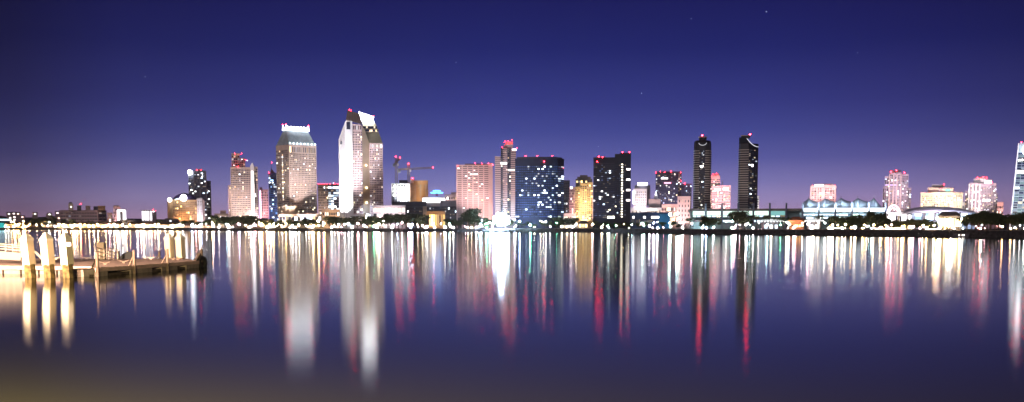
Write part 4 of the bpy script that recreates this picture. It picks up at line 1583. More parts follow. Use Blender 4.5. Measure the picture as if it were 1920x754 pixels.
mb.build('edge_fin', mat('glowing_fin_metal', (.7, .7, .75), emit=(1, .85, .92), es=.5), b_.root)  # emission put into the fin brightens the tower edge
for r_ in range(30):
    py = 288 + r_ * 4.6
    xl = 1903.5 + (1894 - 1903.5) * (py - 268) / 163 + 2.5
    for k in range(6):
        a = xl + k * 8.4
        rr_ = b_.rng.random()
        dark = py in (288,) or 11 < (py - 276) < 16 or 24 < (py - 270) < 30 or 44 < py - 288 < 50
        m = GLASSB if dark else random.choice([glow((.6, .85, 1), .35, False), glow((.7, .8, 1), .5, False), GLASSB, GLASSB, glow((.6, .9, .95), .4, False)])
        if rr_ < .07:
            m = random.choice(LITM[3:])
        b_.win((b_.X(a), 0), (b_.X(a + 7.6), 0), .5, b_.Z(py), b_.X(a + 7.6) - b_.X(a), .95, m)
b_.win((b_.X(1905), 0), (b_.X(1914), 0), .5, b_.Z(300), 2.4, 1.0, glow((1, .95, .85), 8))
b_.win((b_.X(1905), 0), (b_.X(1914), 0), .1, b_.Z(322), 2.0, 1.5, glow((1, .98, .95), 10))
b_.win((b_.X(1912), 0), (b_.X(1920), 0), .5, b_.Z(322), 2.4, 1.5, glow((1, .98, .95), 10))
mb = MB()
mb.ball((0, 0, 0), 1.1, 0, 10, 2.4)
mb.build('facade_lamp', glow((.9, .95, 1), 10), b_.root, loc=b_.P(1916, 281, -.6))
for x in (1909, 1918, 1926):
    b_.beacon(x, 266.5, 1, r=.55)
b_.flood(1912, 22, 160000, (.8, .9, 1), 20)
b_.flood(1915, 30, 260000, (.85, .85, 1), 45)
b_.finish(dp=.15)

# --- arch gate and the shell-roofed hall
b_ = Bld('arched_entrance', 'glowing white arch beside the shell-roofed hall', 'arch', 1678, 730)
for k, (sx, hz) in enumerate(((12, 17), (9, 12))):
    mb = MB()
    cx = b_.X(1675)
    rr_ = b_.X(1675 + sx) - cx
    z0, z1 = b_.Z(402), b_.Z(402 - hz)
    for q in range(16):
        t0_, t1_ = math.pi * q / 16, math.pi * (q + 1) / 16
        mb.bar((cx + rr_ * math.cos(t0_), k * 2, z0 + (z1 - z0) * math.sin(t0_)), (cx + rr_ * math.cos(t1_), k * 2, z0 + (z1 - z0) * math.sin(t1_)), .55 - .2 * k, 0, 6)
    mb.build('arch', mat('arch_panel', (.8, .8, .85), emit=(1, .93, 1), es=1.1), b_.root)
q = b_.rect(1662, 1712, 3, 14)
b_.mass(q, 0, b_.Z(400.5), WHITE)
b_.grid(q[0], q[1], 4, b_.Z(401.5), 12, 1, .85, .6, .9, [glow((1, .93, .85), 5, False), glow((1, .97, 1), 7, False)])
b_.flood(1678, 10, 50000, (1, .9, .95), 6)
b_.finish()
b_ = Bld('shell_roof_hall', 'low broad hall under a smooth grey shell roof, in front of the cream hotel', 'hall', 1765, 700)
mb = MB()
n1, n2 = 36, 10
g = {}
xa, xb = b_.X(1690), b_.X(1836)
for u in range(n1 + 1):
    f = u / n1
    zt = b_.Z(385) - b_.Z(399)
    h = zt * (math.sin(math.pi * min(1, f ** .72)) ** .62)
    for v in range(n2 + 1):
        a = math.pi * v / n2
        g[u, v] = (xa + (xb - xa) * f, 24 - 26 * math.cos(a) * (math.sin(math.pi * min(max(f, .02), .98)) ** .4), b_.Z(400) + h * math.sin(a) ** .8)
for u in range(n1):
    for v in range(n2):
        mb.face([g[u, v], g[u + 1, v], g[u + 1, v + 1], g[u, v + 1]])
mb.build('roof', mat('shell_roof', (.60, .56, .66), rough=.5), b_.root, smooth=True)
q = b_.rect(1708, 1828, 8, 28)
b_.mass(q, 0, b_.Z(399.3, 8), mat('blue_grey_wall', (.25, .32, .42)), 'wall', parapet=False)
for k, x in enumerate((1722, 1738, 1747, 1760, 1778, 1792, 1808)):
    b_.win(q[0], q[1], (x - 1708) / 120, b_.Z(402, 8), 3.6, 2.0, glow((.6, .85, 1), 1.2) if k % 2 else glow((.85, .95, 1), 2.6))
    b_.win(q[0], q[1], (x - 1708) / 120, b_.Z(408.5, 8), 3.4, 1.8, glow((.75, .93, 1), 3.5) if k % 3 else glow((.5, .8, 1), 1.2))
for x in (1733, 1753, 1769, 1786):
    mb = MB()
    mb.box(b_.X(x) - .7, b_.X(x) + .7, 5.5, 7.9, 0, b_.Z(399))
    mb.build('buttress', GREY, b_.root)
b_.flood(1715, 22, 170000, (1, .75, .7), 14, tx=1718)
b_.flood(1760, 34, 500000, (.8, .82, 1), 14, h=9)
b_.flood(1800, 34, 300000, (.75, .8, 1), 14, h=9)
b_.finish()

# --- distant hillside houses on the left
hp = [(17, 401), (26, 400.5), (34, 401), (27, 407), (19, 408.5), (42, 407), (66, 401), (65, 407.5), (91, 405), (93, 402), (108, 399.5), (110, 409), (27, 412), (102, 416)]
for i, (x, y) in enumerate(hp):
    b_ = Bld('hillside_house', 'tiny house with one glowing window on the dark hillside at the far left', 'house', x, 3600, 'houses on the far hillside')
    p = b_.P(x, y)
    hz = p.z
    mb = MB()
    mb.box(-7, 7, 0, 12, min(hz, 40) * 0 - 1, hz + 2)
    mb.build('wall', BEIGE, b_.root)
    mb = MB()
    mb.prism([(-8, -1), (8, -1), (8, 13), (-8, 13)], hz + 2.02, hz + 5, 0, [(-6, 5.5), (6, 5.5), (6, 6.5), (-6, 6.5)])
    mb.build('roof', ROOFM, b_.root)
    mb = MB()
    mb.box(-2.4, 2.4, -.4, .1, hz - 1.6, hz + 1.2)
    mb.build('window', glow([(1, .9, .85), (1, .8, .8), (1, .6, .5)][i % 3], 5), b_.root)

# --- low waterfront halls on the left
wf_ = [(8, 52, 419, (1, .62, .3), 'long amber-lit boathouse with a shallow roof left of the dark tree clump'),
       (78, 98, 413, (1, .78, .62), 'small hall with a gabled roof, brightly lit from inside, between palms'),
       (104, 142, 420, (1, .66, .34), 'low amber waterfront shop row right of the dark tree clump'),
       (143, 184, 420, (1, .72, .42), 'low orange-lit shop row below the long pinkish block'),
       (185, 238, 419, (1, .8, .6), 'bright low market hall below the dazzling white front'),
       (239, 292, 419.5, (1, .84, .66), 'bright low market hall below the striped white block'),
       (300, 345, 420, (1, .82, .62), 'cream-lit quay hall under the domed hotel'),
       (346, 400, 422, (1, .8, .6), 'thin lit quay shed right of the domed hotel')]
for a, c, yt, colr, lab in wf_:
    b_ = Bld('waterfront_hall', lab, 'hall', (a + c) / 2, ys((a + c) / 2) + 40)
    q = b_.rect(a, c, 0, 16)
    H = b_.Z(yt + 1)
    b_.mass(q, 0, H, TAN, parapet=False)
    mb = MB()
    A_, C_ = q[0][0] - 1.2, q[1][0] + 1.2
    mb.prism([(A_, -1.6), (C_, -1.6), (C_, 17), (A_, 17)], H + .02, H + 2.6, 0, [(A_ + 2, 7), (C_ - 2, 7), (C_ - 2, 8), (A_ + 2, 8)])
    mb.build('roof', mat('brown_shingle', (.16, .11, .08)), b_.root)
    nn = max(4, int((c - a) / 4.2))
    for k in range(nn):
        b_.win(q[0], q[1], (k + .5) / nn, H * .5, (q[1][0] - q[0][0]) / nn * .8, H * .62, glow((colr[0], colr[1] * .85, colr[2] * .75), b_.rng.choice([.7, 1.0, 1.4, 3.5])))
    for k in range(max(1, int((q[1][0] - q[0][0]) / 20))):
        nf_ = max(1, int((q[1][0] - q[0][0]) / 20))
        b_.flood(a + (c - a) * (k + .5) / nf_, 9, 110000, (1, .50, .18), H, h=.8, spot=110)
    b_.finish(dp=.15)
# dark roofed block at x 305-335 in front of the domed hotel
b_ = Bld('dark_roof_shed', 'dark-roofed box shed standing just in front of the domed hotel', 'shed', 322, ys(320) + 62)
b_.mass(b_.rect(309, 335, 0, 14), 0, b_.Z(411), DARK)
b_.win((b_.X(309), 0), (b_.X(335), 0), .4, b_.Z(414.5), 1.6, 1.4, glow((.9, .9, 1), 3))
b_.finish()
b_ = Bld('dark_roof_shed', 'long dark-roofed shed below the bright white front on the left', 'shed', 242, ys(240) + 62)
b_.mass(b_.rect(228, 252, 0, 14), 0, b_.Z(413.5), DARK)
b_.finish()
# lit pier at the far left
b_ = Bld('lit_pier', 'cyan-lit low pier hall at the far left edge of the far shore', 'pier', -10, ys(0) + 20)
mb = MB()
mb.box(b_.X(-60), b_.X(21), 0, 10, b_.Z(416), b_.Z(414.5))
mb.build('deck', DGREY, b_.root)
for k in range(9):
    mb = MB()
    x = b_.X(-58 + k * 9.7)
    mb.box(x - .4, x + .4, .2, 1, 0, b_.Z(416))
    mb.build('pile', DGREY, b_.root)
mb = MB()
mb.box(b_.X(-60), b_.X(20), -.3, .3, b_.Z(413.5), b_.Z(411.2))
mb.build('light_strip', glow((.6, .95, 1), 9), b_.root)
mb = MB()
mb.box(b_.X(-60), b_.X(15), -2, -1.2, b_.Z(427), b_.Z(418))
mb.build('lit_wall', glow((.05, .55, .55), .9), b_.root)
# low lit walls at the waterfront on the centre-right
for a, c, yt, colr, es, lab in ((1052, 1100, 421.5, (1, .85, .75), 1.1, 'long thin lit boat shed under the broad blue slab'),
                               (1085, 1102, 419, (1, .8, .45), 3, 'small yellow-lit quay kiosk near the gold tower'),
                               (575, 600, 418, (1, .7, .35), 5, 'amber-lit quay kiosk in front of the peach-coloured block'),
                               (484, 503, 413, (1, .78, .45), 5, 'amber-lit entrance hall below the slender pink block'),
                               (1760, 1800, 405, (1, .85, .5), 4.5, 'brilliant yellow-white lit lodge among the dark trees at right'),
                               (1735, 1760, 428, (1, .9, .8), 4, 'low white-lit stall row by the shore at right'),
                               (1640, 1700, 427, (1, .85, .8), 3, 'low rose-white lit stall row under the shell-roofed hall')):
    pc = (a + c) / 2
    b_ = Bld('quay_kiosk', lab, 'kiosk', pc, ys(pc) + (44 if yt < 425 else 20))
    q = b_.rect(a, c, 0, 8)
    H = b_.Z(yt)
    b_.mass(q, 0, H, TAN, parapet=False)
    mb = MB()
    A_, C_ = q[0][0] - .6, q[1][0] + .6
    mb.prism([(A_, -1.0), (C_, -1.0), (C_, 9), (A_, 9)], H + .02, H + (1.9 if yt < 420 else .9), 0, [(A_ + (C_ - A_) * .2, 3.5), (C_ - (C_ - A_) * .2, 3.5), (C_ - (C_ - A_) * .2, 4.5), (A_ + (C_ - A_) * .2, 4.5)])
    mb.build('roof', ROOFM, b_.root)
    nn = max(3, int((c - a) / 5))
    for k in range(nn):
        b_.win(q[0], q[1], (k + .5) / nn, H * .55, (q[1][0] - q[0][0]) / nn * .75, H * .6, glow(colr, es * b_.rng.choice([.6, 1, 1.6])))
    b_.finish(dp=.1)

# ------------------------------------------------------------------ trees
LEAF = mat('tree_leaves', (.045, .06, .028), rough=.8, scale=.5, var=.5, spec=.2)
PLEAF = mat('palm_fronds', (.05, .06, .03), rough=.8, scale=.5, var=.4, spec=.2)
BARK = mat('tree_bark', (.09, .065, .045), rough=.9, scale=1.5)


def crown_mesh(mb, blobs, nleaf, size, rng):
    for cx, cy_, cz, r in blobs:
        for k in range(nleaf):
            while True:
                v = Vector((rng.uniform(-1, 1), rng.uniform(-1, 1), rng.uniform(-1, 1)))
                if .35 < v.length < 1:
                    break
            rr_ = r * (.75 + .35 * rng.random())
            c = Vector((cx, cy_, cz)) + Vector((v.x * rr_, v.y * rr_, v.z * rr_ * .8))
            n_ = Vector((rng.uniform(-1, 1), rng.uniform(-1, 1), rng.uniform(-1, 1))).normalized()
            u = n_.cross(Vector((.3, .2, 1))).normalized()
            w_ = n_.cross(u)
            s_ = size * rng.uniform(.6, 1.4)
            mb.face([c + u * s_, c + w_ * s_ * .7, c - u * s_, c - w_ * s_ * .7])


def make_tree(seed, wide, tall):
    rng = random.Random(seed)
    root = empty('broadleaf_tree')
    mb = MB()
    hgt = .42
    mb.bar((0, 0, -.02), (0.01, 0, hgt), .028, 0, 7, .018)
    blobs = []
    for k in range(7):
        a = k * 2.4 + rng.uniform(-.3, .3)
        d = rng.uniform(.08, .30) * wide
        z = rng.uniform(.42, .80) * tall
        blobs.append((d * math.cos(a), d * math.sin(a), z, rng.uniform(.13, .21)))
        mb.bar((0, 0, hgt * rng.uniform(.6, 1)), (d * math.cos(a) * .8, d * math.sin(a) * .8, z), .012, 0, 5, .004)
    blobs.append((0, 0, .72 * tall, .24))
    mb.build('trunk', BARK, root)
    cb = MB()
    crown_mesh(cb, blobs, 150, .030, rng)
    cb.build('crown', LEAF, root)
    return root


def make_palm(seed):
    rng = random.Random(seed)
    root = empty('palm_tree')
    mb = MB()
    mb.bar((0, 0, -.02), (.015, 0, .45), .022, 0, 7, .016)
    mb.bar((.015, 0, .45), (.0, .0, .84), .016, 0, 7, .014)
    mb.build('trunk', BARK, root)
    cb = MB()
    for k in range(22):
        a = k * 2.399
        el_ = rng.uniform(-.5, 1.1)
        ln = rng.uniform(.20, .27)
        d = Vector((math.cos(a) * math.cos(el_), math.sin(a) * math.cos(el_), math.sin(el_)))
        p = Vector((0, 0, .85))
        side = Vector((-math.sin(a), math.cos(a), 0))
        seg = 5
        for q in range(seg):
            f0, f1 = q / seg, (q + 1) / seg
            def at(f):
                return p + d * ln * f + Vector((0, 0, -.16 * f * f))
            w0, w1 = .035 * (1 - f0 * .7), .035 * (1 - f1 * .8)
            a0, a1 = at(f0), at(f1)
            dr = Vector((0, 0, -.02))
            cb.face([a0, a1, a1 + side * w1 + dr, a0 + side * w0 + dr])
            cb.face([a0, a0 - side * w0 + dr, a1 - side * w1 + dr, a1])
    cb.build('crown', PLEAF, root)
    return root


protos = [make_tree(1, 1.0, 1.0), make_tree(2, 1.25, .95), make_tree(5, .8, 1.05), make_tree(9, 1.45, .85)]
palms = [make_palm(3), make_palm(8)]
used = {}


def put_tree(proto, px, py_top, extra, label, group, wide=1.0):
    Y = ys(px) + extra
    top = zat(py_top, Y)
    h = max(2.5, (top - GZ) / .98)
    o = proto if proto.name not in used else copy_tree(proto)
    used[proto.name] = 1
    x = tanaz(px) * Y
    o.location = (x, Y, GZ)
    o.rotation_euler = (0, 0, random.uniform(0, 6.28))
    o.scale = (h * wide, h * wide, h)
    tag(o, label, 'tree', group)
    return o


# (x0, x1, crown top row, count, extra distance, kind, where)
TR = [(-10, 20, 415, 2, 30, 'r', 'beside the cyan-lit pier'),
      (55, 100, 409, 7, 24, 'r', 'in the dark clump between the boathouse and the gabled hall'),
      (82, 108, 404, 3, 40, 'p', 'rising over the gabled hall at left'),
      (112, 150, 411, 4, 56, 'r', 'in front of the long pinkish block'), (150, 186, 413, 4, 56, 'p', 'in front of the long pinkish block'),
      (196, 240, 412, 4, 60, 'r', 'below the dazzling white front'), (290, 308, 408, 2, 56, 'p', 'between the striped white block and the domed hotel'),
      (340, 400, 411, 8, 34, 'r', 'right of the domed hotel'), (400, 482, 401, 14, 34, 'r', 'at the foot of the stepped balcony tower'),
      (506, 590, 409, 11, 30, 'r', 'in front of the steep-roofed hotel podium'), (612, 722, 404, 16, 30, 'r', 'at the foot of the tall white-faced tower'),
      (722, 800, 399, 11, 32, 'r', 'in front of the panelled hall and the car park'), (836, 868, 408, 5, 30, 'r', 'left of the tall lone tree'),
      (884, 886, 388, 1, 28, 'r', 'standing tallest before the wide banded slab'), (872, 900, 396, 4, 30, 'r', 'round the tallest tree before the wide banded slab'),
      (903, 964, 409, 6, 30, 'r', 'around the glaring floodlight'), (968, 1060, 414, 9, 30, 'r', 'in front of the broad blue slab'),
      (1040, 1080, 405, 5, 60, 'r', 'on the mound right of the broad blue slab'),
      (1112, 1185, 413, 8, 24, 'r', 'at the foot of the black column-of-lights tower'), (1190, 1215, 416, 3, 18, 'r', 'before the long blue building'),
      (1240, 1244, 415, 1, 22, 'r', 'lit amber beside the long blue building'), (1262, 1276, 414, 2, 22, 'r', 'lit amber before the hall'),
      (1286, 1298, 408, 2, 20, 'p', 'at the left end of the long lit hall'), (1318, 1340, 404, 4, 20, 'r', 'at the second pylon of the long lit hall'),
      (1376, 1402, 394, 4, 18, 'r', 'covering the third pylon of the long lit hall'), (1408, 1446, 401, 4, 20, 'p', 'between the third and fifth pylons of the hall'),
      (1448, 1480, 404, 4, 20, 'p', 'by the white pavilion at the hall'), (1528, 1546, 402, 2, 24, 'p', 'behind the dome pavilion'),
      (1560, 1660, 401, 13, 26, 'r', 'below the tent sails'), (1630, 1660, 394, 3, 30, 'r', 'at the right end of the tent sails'),
      (1660, 1750, 408, 12, 26, 'r', 'in front of the shell-roofed hall'),
      (1552, 1660, 419, 11, 15, 'r', 'amber-lit and low on the bank below the tent sails'), (1668, 1758, 420, 8, 15, 'r', 'amber-lit and low on the bank below the shell-roofed hall'),
      (104, 190, 418, 8, 20, 'r', 'amber-lit and low below the long pinkish block'), (22, 50, 415, 3, 24, 'r', 'amber-lit behind the boathouse'),
      (484, 500, 410, 3, 30, 'r', 'amber-lit below the slender pink block'), (588, 606, 411, 3, 24, 'r', 'amber-lit before the peach-coloured block'), (1795, 1806, 403, 2, 24, 'p', 'beside the yellow-white lodge'),
      (1810, 1930, 396, 16, 22, 'r', 'in the tall dark row at the right edge'), (1838, 1862, 392, 3, 28, 'r', 'highest in the dark row at the right edge')]
for x0, x1, yt, n_, ex, kd, where in TR:
    for k in range(n_):
        f = (k + .5) / n_
        px = x0 + (x1 - x0) * f + (random.uniform(-.3, .3) * (x1 - x0) / n_)
        y = yt + random.uniform(-1.5, 4.5) * (1 if n_ > 1 else 0)
        if kd == 'r':
            put_tree(protos[(k + int(x0)) % 4], px, y, ex + random.uniform(-4, 12), ('one dark round tree ' if n_ > 1 else 'dark round tree ') + where, 'round trees ' + where, random.uniform(1.05, 1.5))
        else:
            put_tree(palms[k % 2], px, y, ex + random.uniform(-3, 8), 'feathery palm ' + where, 'palms ' + where, 1.1)
for q in protos + palms:
    if q.name not in used:
        for ch in list(q.children):
            bpy.data.objects.remove(ch)
        bpy.data.objects.remove(q)

# ------------------------------------------------------------------ shore lamps
MARKS = [(-50, 'by the cyan pier'), (30, 'by the amber boathouse'), (75, 'by the gabled hall'), (125, 'below the long pinkish block'), (200, 'below the dazzling white front'),
         (262, 'below the striped white block'), (310, 'below the domed hotel'), (372, 'below the slim grey tower'), (415, 'below the stepped balcony tower'),
         (490, 'below the pink block'), (515, 'below the steep-roofed hotel'), (602, 'below the tall white-faced tower'), (722, 'before the panelled hall'),
         (795, 'before the amber block'), (850, 'before the wide banded slab'), (930, 'near the glaring floodlight'), (968, 'below the broad blue slab'),
         (1064, 'below the gold tower'), (1112, 'below the black column-of-lights tower'), (1183, 'by the long blue building'), (1295, 'by the left pylons of the hall'),
         (1420, 'by the pale pavilions'), (1550, 'below the tent sails'), (1660, 'below the shell-roofed hall'), (1810, 'in the dark trees at right')]


def mark(px):
    r_ = MARKS[0][1]
    for x, t_ in MARKS:
        if px >= x:
            r_ = t_
    return r_


COLS = {'white': (1, .93, .88), 'amber': (1, .55, .20), 'cream': (1, .78, .50), 'blue': (.45, .62, 1), 'rose': (1, .45, .50), 'cyan': (.55, .95, 1), 'mint': (.6, 1, .85), 'green': (.15, 1, .4), 'violet': (.6, .3, 1)}
lampm = {}


LAMPS = []


def lamp(px, py, colr, s, r, ex):
    LAMPS.append((px, py, colr, s, r, ex))


def build_lamp(px, py, colr, s, r, ex):
    Y = ys(px) + ex
    p = W(px, py, Y)
    hz = max(.8, p.z - GZ)
    k = (colr, s)
    rt = empty('shore_lamp', (p.x, p.y, GZ))
    tag(rt, '%s ball lamp on a thin post %s' % (colr, mark(px)), 'lamp', '%s lamps %s' % (colr, mark(px)))
    mb = MB()
    mb.bar((0, 0, -.1), (0, 0, hz - r * .8), .09, 0, 6, .06)
    mb.lathe([(.25, 0), (.22, .3), (.1, .35)], 8)
    mb.build('post', POST, rt)
    mb = MB()
    mb.ball((0, 0, 0), r * .78, 0, 8)  # globe oversized, bloom put into its radius
    mb.build('globe', glow(COLS[colr], s * 3.4), rt, loc=(0, 0, hz))


rng = random.Random(21)


def row(x0, x1, n_, y0, y1, cols_, s0, s1, r0=.45, r1=.95, e0=6, e1=40):
    r0 *= .75
    r1 *= 1.12
    for k in range(n_):
        px = x0 + (x1 - x0) * (k + rng.uniform(-.8, 1.8)) / n_
        lamp(px, rng.uniform(y0, y1), rng.choice(cols_), rng.choice([s0, (s0 + s1) / 2, s1]), r0 + (r1 - r0) * rng.random() ** 1.8, rng.uniform(e0, e1))


row(12, 54, 7, 421, 426, ['amber', 'white', 'cream'], 40, 120, .7, 1.3)
row(72, 100, 3, 412, 426, ['white', 'cream'], 30, 80, .6, 1.1)
row(100, 190, 15, 421, 427, ['amber', 'amber', 'cream', 'white'], 60, 160, .4, 1.1)
row(190, 300, 20, 420, 427, ['white', 'cream', 'amber', 'rose'], 60, 180, .4, 1.2)
row(300, 400, 16, 420, 428, ['white', 'cream', 'rose', 'amber', 'blue'], 60, 150, .4, 1.0)
row(400, 484, 13, 419, 428, ['white', 'cream', 'blue', 'rose'], 30, 100, .5, .9)
row(484, 520, 7, 419, 427, ['amber', 'cream', 'white'], 40, 120, .5, 1.0)
row(520, 600, 13, 418, 428, ['white', 'cream', 'amber'], 40, 110, .5, 1.0)
row(600, 722, 16, 417, 428, ['white', 'cream', 'rose', 'white'], 30, 100, .45, .9)
row(680, 722, 6, 404, 416, ['white', 'rose', 'cream'], 20, 60, .4, .7)
row(722, 850, 14, 418, 427, ['white', 'cream', 'rose', 'blue'], 30, 90, .4, .8)
row(850, 925, 7, 416, 427, ['white', 'cyan', 'cream'], 30, 80, .4, .8)
row(900, 975, 12, 412, 424, ['cyan', 'white', 'blue'], 30, 90, .5, 1.0, 20, 40)
row(968, 1064, 10, 414, 427, ['cream', 'white', 'blue'], 30, 80, .4, .7)
row(1064, 1183, 11, 417, 428, ['rose', 'amber', 'white', 'cream'], 20, 80, .3, .7)
row(1183, 1295, 8, 418, 432, ['white', 'cyan', 'rose', 'mint'], 30, 100, .3, .6)
row(1256, 1300, 4, 400, 412, ['mint', 'cyan'], 40, 80, .7, 1.0, 30, 60)
row(1295, 1420, 11, 409, 431, ['mint', 'blue', 'white', 'cyan'], 30, 110, .3, .55)
row(1420, 1550, 12, 414, 432, ['white', 'rose', 'cyan', 'cream'], 30, 100, .25, .55)
row(1550, 1660, 20, 420, 433, ['amber', 'white', 'cream', 'cyan'], 20, 90, .2, .5)
row(1660, 1760, 20, 422, 434, ['white', 'cream', 'rose', 'amber'], 20, 90, .2, .45)
row(1755, 1810, 14, 408, 434, ['cream', 'amber', 'white'], 30, 90, .25, .5)
row(1810, 1925, 14, 422, 436, ['rose', 'white', 'amber'], 20, 60, .15, .32)
row(1552, 1660, 16, 421, 430, ['amber', 'amber', 'cream'], 40, 90, .2, .4, 9, 14)
row(1668, 1800, 16, 421, 431, ['amber', 'amber', 'cream'], 40, 90, .2, .4, 9, 14)
row(104, 190, 10, 419, 426, ['amber'], 60, 140, .5, .9, 8, 18)
row(18, 54, 6, 415, 424, ['amber'], 60, 140, .5, 1.1, 8, 20)
row(484, 502, 4, 412, 424, ['amber'], 60, 140, .5, 1.0, 8, 26)
row(588, 606, 4, 412, 424, ['amber'], 60, 140, .5, 1.0, 8, 22)
row(400, 720, 12, 417, 427, ['blue', 'rose', 'cyan', 'amber', 'violet'], 60, 140, .35, .7, 8, 30)  # this and the next rows: coloured lamps added for brighter water streaks
row(720, 1060, 12, 417, 427, ['blue', 'rose', 'cyan', 'green', 'violet'], 60, 140, .35, .65, 8, 30)
row(1060, 1560, 22, 416, 429, ['blue', 'cyan', 'mint', 'rose', 'green', 'white'], 60, 140, .25, .5, 8, 24)
row(1560, 1900, 10, 420, 432, ['rose', 'cyan', 'amber', 'blue'], 60, 120, .2, .35, 8, 20)
row(20, 400, 26, 419, 427, ['amber', 'cream', 'amber', 'rose'], 60, 150, .4, .9, 8, 30)  # extra warm lamps added for the orange shore glow
# evenly spaced ball lamps along the promenade edge
for px in (430, 470, 508, 548, 586, 622, 660, 706, 735, 798, 815, 850, 893, 1233, 1280, 1373, 1412, 1488, 1522, 1556, 1664):
    lamp(px, shore_row(px) - (8 if px < 1000 else 9), 'white', 60, .75 * ys(px) / 1000, 8)

LAMPS.sort(key=lambda q: -q[4] * q[3] ** .5 / (ys(q[0]) + q[5]))
for q in LAMPS[:290]:
    build_lamp(*q)
mb, lm = MB(), [POST]
for px, py, colr, s_, r_, ex in LAMPS[290:]:      # the faintest ones, too many and too small to tell apart
    p = W(px, py, ys(px) + ex)
    g_ = glow(COLS[colr], s_ * 3.4)
    if g_ not in lm:
        lm.append(g_)
    hz = max(.8, p.z - GZ) + GZ
    mb.bar((p.x, p.y, GZ - .1), (p.x, p.y, hz - r_ * .6), .09, 0, 6, .06)
    mb.ball((p.x, p.y, hz), r_ * .78, lm.index(g_), 8)
tag(mb.build('small_shore_lights', lm), 'faint scattered small lights along the far shore', 'lights', kind='stuff')

# glaring light at the centre shore, bank of heads enlarged to imitate lens glare
b_ = Bld('floodlight_mast', 'dazzling blue-white bank of floodlights on a mast before the slender striped tower', 'floodlight', 940, ys(940) + 14)
mb = MB()
c = b_.P(940, 411)
mb.bar((c.x, 1, 0), (c.x, 1, c.z + 2), .35, 0, 8, .25)
for k in range(3):
    mb.bar((c.x - 4, .6, c.z - 2.4 + k * 2.4), (c.x + 4, .6, c.z - 2.4 + k * 2.4), .12)
mb.build('mast', POST, b_.root)
for i in range(5):
    for k in range(4):
        if abs(i - 2) + abs(k - 1.5) > 2.8:
            continue
        mb = MB()
        mb.lathe([(.6, 0), (1.25, .9), (1.25, 1.0)], 12, ms=[1, 0])
        o = mb.build('floodlight_head', [glow((.70, .86, 1), 60), POST], b_.root, loc=(c.x + (i - 2) * 2.6, .6, c.z + (k - 1.5) * 2.6))
        o.rotation_euler = (rad(90), 0, 0)
ld = bpy.data.lights.new('floodlight_beam', 'POINT')
ld.energy = 500000
ld.color = (.5, .72, 1)
ld.shadow_soft_size = 2
lo = bpy.data.objects.new('floodlight_beam', ld)
COL.objects.link(lo)
lo.parent = b_.root
lo.location = (c.x, -3.5, c.z)

# barge at the right shore
b_ = Bld('moored_barge', 'dark flat barge with small lights moored at the bank on the right', 'barge', 1803, ys(1803) - 8)
b_.root.location.z = 0
mb = MB()
x0, x1 = b_.X(1788), b_.X(1819)
mb.prism([(x0 + .5, .3), (x1 - .5, .3), (x1 - .5, 4.7), (x0 + .5, 4.7)], -.3, 1.3, 0, [(x0, 0), (x1, 0), (x1, 5), (x0, 5)])
mb.build('hull', DARK, b_.root)
for x in (1800, 1806, 1809):
    mb = MB()
    mb.box(-.16, .16, -.1, .1, -.12, .12)
    mb.build('porthole', glow((1, .9, .75), 12), b_.root, loc=(b_.X(x), -.1, .8))
for k in range(7):
    mb = MB()
    x = x0 + (x1 - x0) * k / 6
    mb.bar((x * .98, .3, 1.3), (x * .98, .3, 2.2), .05)
    mb.build('rail_post', GREY, b_.root)

# stars
for x, y, r_, lab in ((1203, 175, 5, 'white star high above the dark column-of-lights tower'), (1437, 22, 6, 'brightest bluish star near the top edge, right of centre'),
                      (1296, 35, 4, 'faint star near the top edge above the twin dark towers'), (272, 144, 4, 'faint star alone in the dark sky on the left'),
                      (1122, 275, 3.2, 'tiny star just above the black column-of-lights tower'), (855, 117, 3.0, 'tiny star in the middle of the sky above the banded slab'),
                      (1608, 99, 3.0, 'tiny star in the upper right of the sky')):
    mb = MB()
    mb.ball((0, 0, 0), r_ * 1.5, 0, 10)
    p = W(x, y, 20000)
    tag(mb.build('star', glow((.75, .85, 1), 1.1), loc=p), lab, 'star')

# ------------------------------------------------------------------ near floating dock
WOOD = mat('weathered_dock_planks', (.66, .46, .40), rough=.85, scale=1.2, var=.3, scale3=(3, .3, 3), bump=.3)
WOODD = mat('wet_timber', (.10, .07, .05), rough=.8, scale=2, var=.5, bump=.5)
FLOAT = mat('concrete_float', (.34, .27, .23), rough=.85, scale=1.5, var=.25, bump=.3)
SLEEVE = mat('cream_pile_sleeve', (.82, .70, .54), rough=.45, scale=.9, var=.07)
CAPM = mat('pile_cap_plastic', (.82, .76, .66), rough=.4, scale=.9, var=.05)
ALGAE = mat('algae_timber', (.16, .11, .04), rough=.8, scale=3, var=.8, bump=.6)
RAILM = mat('cream_painted_rail', (.72, .60, .48), rough=.5)
RUBBER = mat('black_rubber', (.02, .02, .022), rough=.7)
DZ = .66


def dk(px, py, z=DZ):
    return onz(px, py, z)


PROT = rad(45 + 22)


def pile(px, d, top_row, lean, label, base_row=497, r=.46):
    Y = d
    p = W(px, 520, Y)
    rt = empty('guide_pile', (p.x, Y, 0))
    tag(rt, label, 'pile', 'capped guide piles of the floating dock')
    zt = zat(top_row, Y)
    zs = zat(base_row, Y)
    mb = MB()
    mb.lathe([(r * .90, -1.2), (r * .90, zs + .05)], 8, rot=.1)
    mb.build('mossy_foot', ALGAE, rt)
    mb = MB()
    mb.lathe([(r * 1.06, zs), (r * 1.06, zt - r * 1.3)], 4, rot=PROT)
    mb.build('sleeve', SLEEVE, rt)
    mb = MB()
    mb.lathe([(r * 1.17, zt - r * 1.42), (r * 1.17, zt - r * 1.05), (r * .26, zt - .02), (r * .10, zt + .02)], 4, rot=PROT)
    mb.build('cap', CAPM, rt)
    rt.rotation_euler = (0, lean, 0)
    return rt


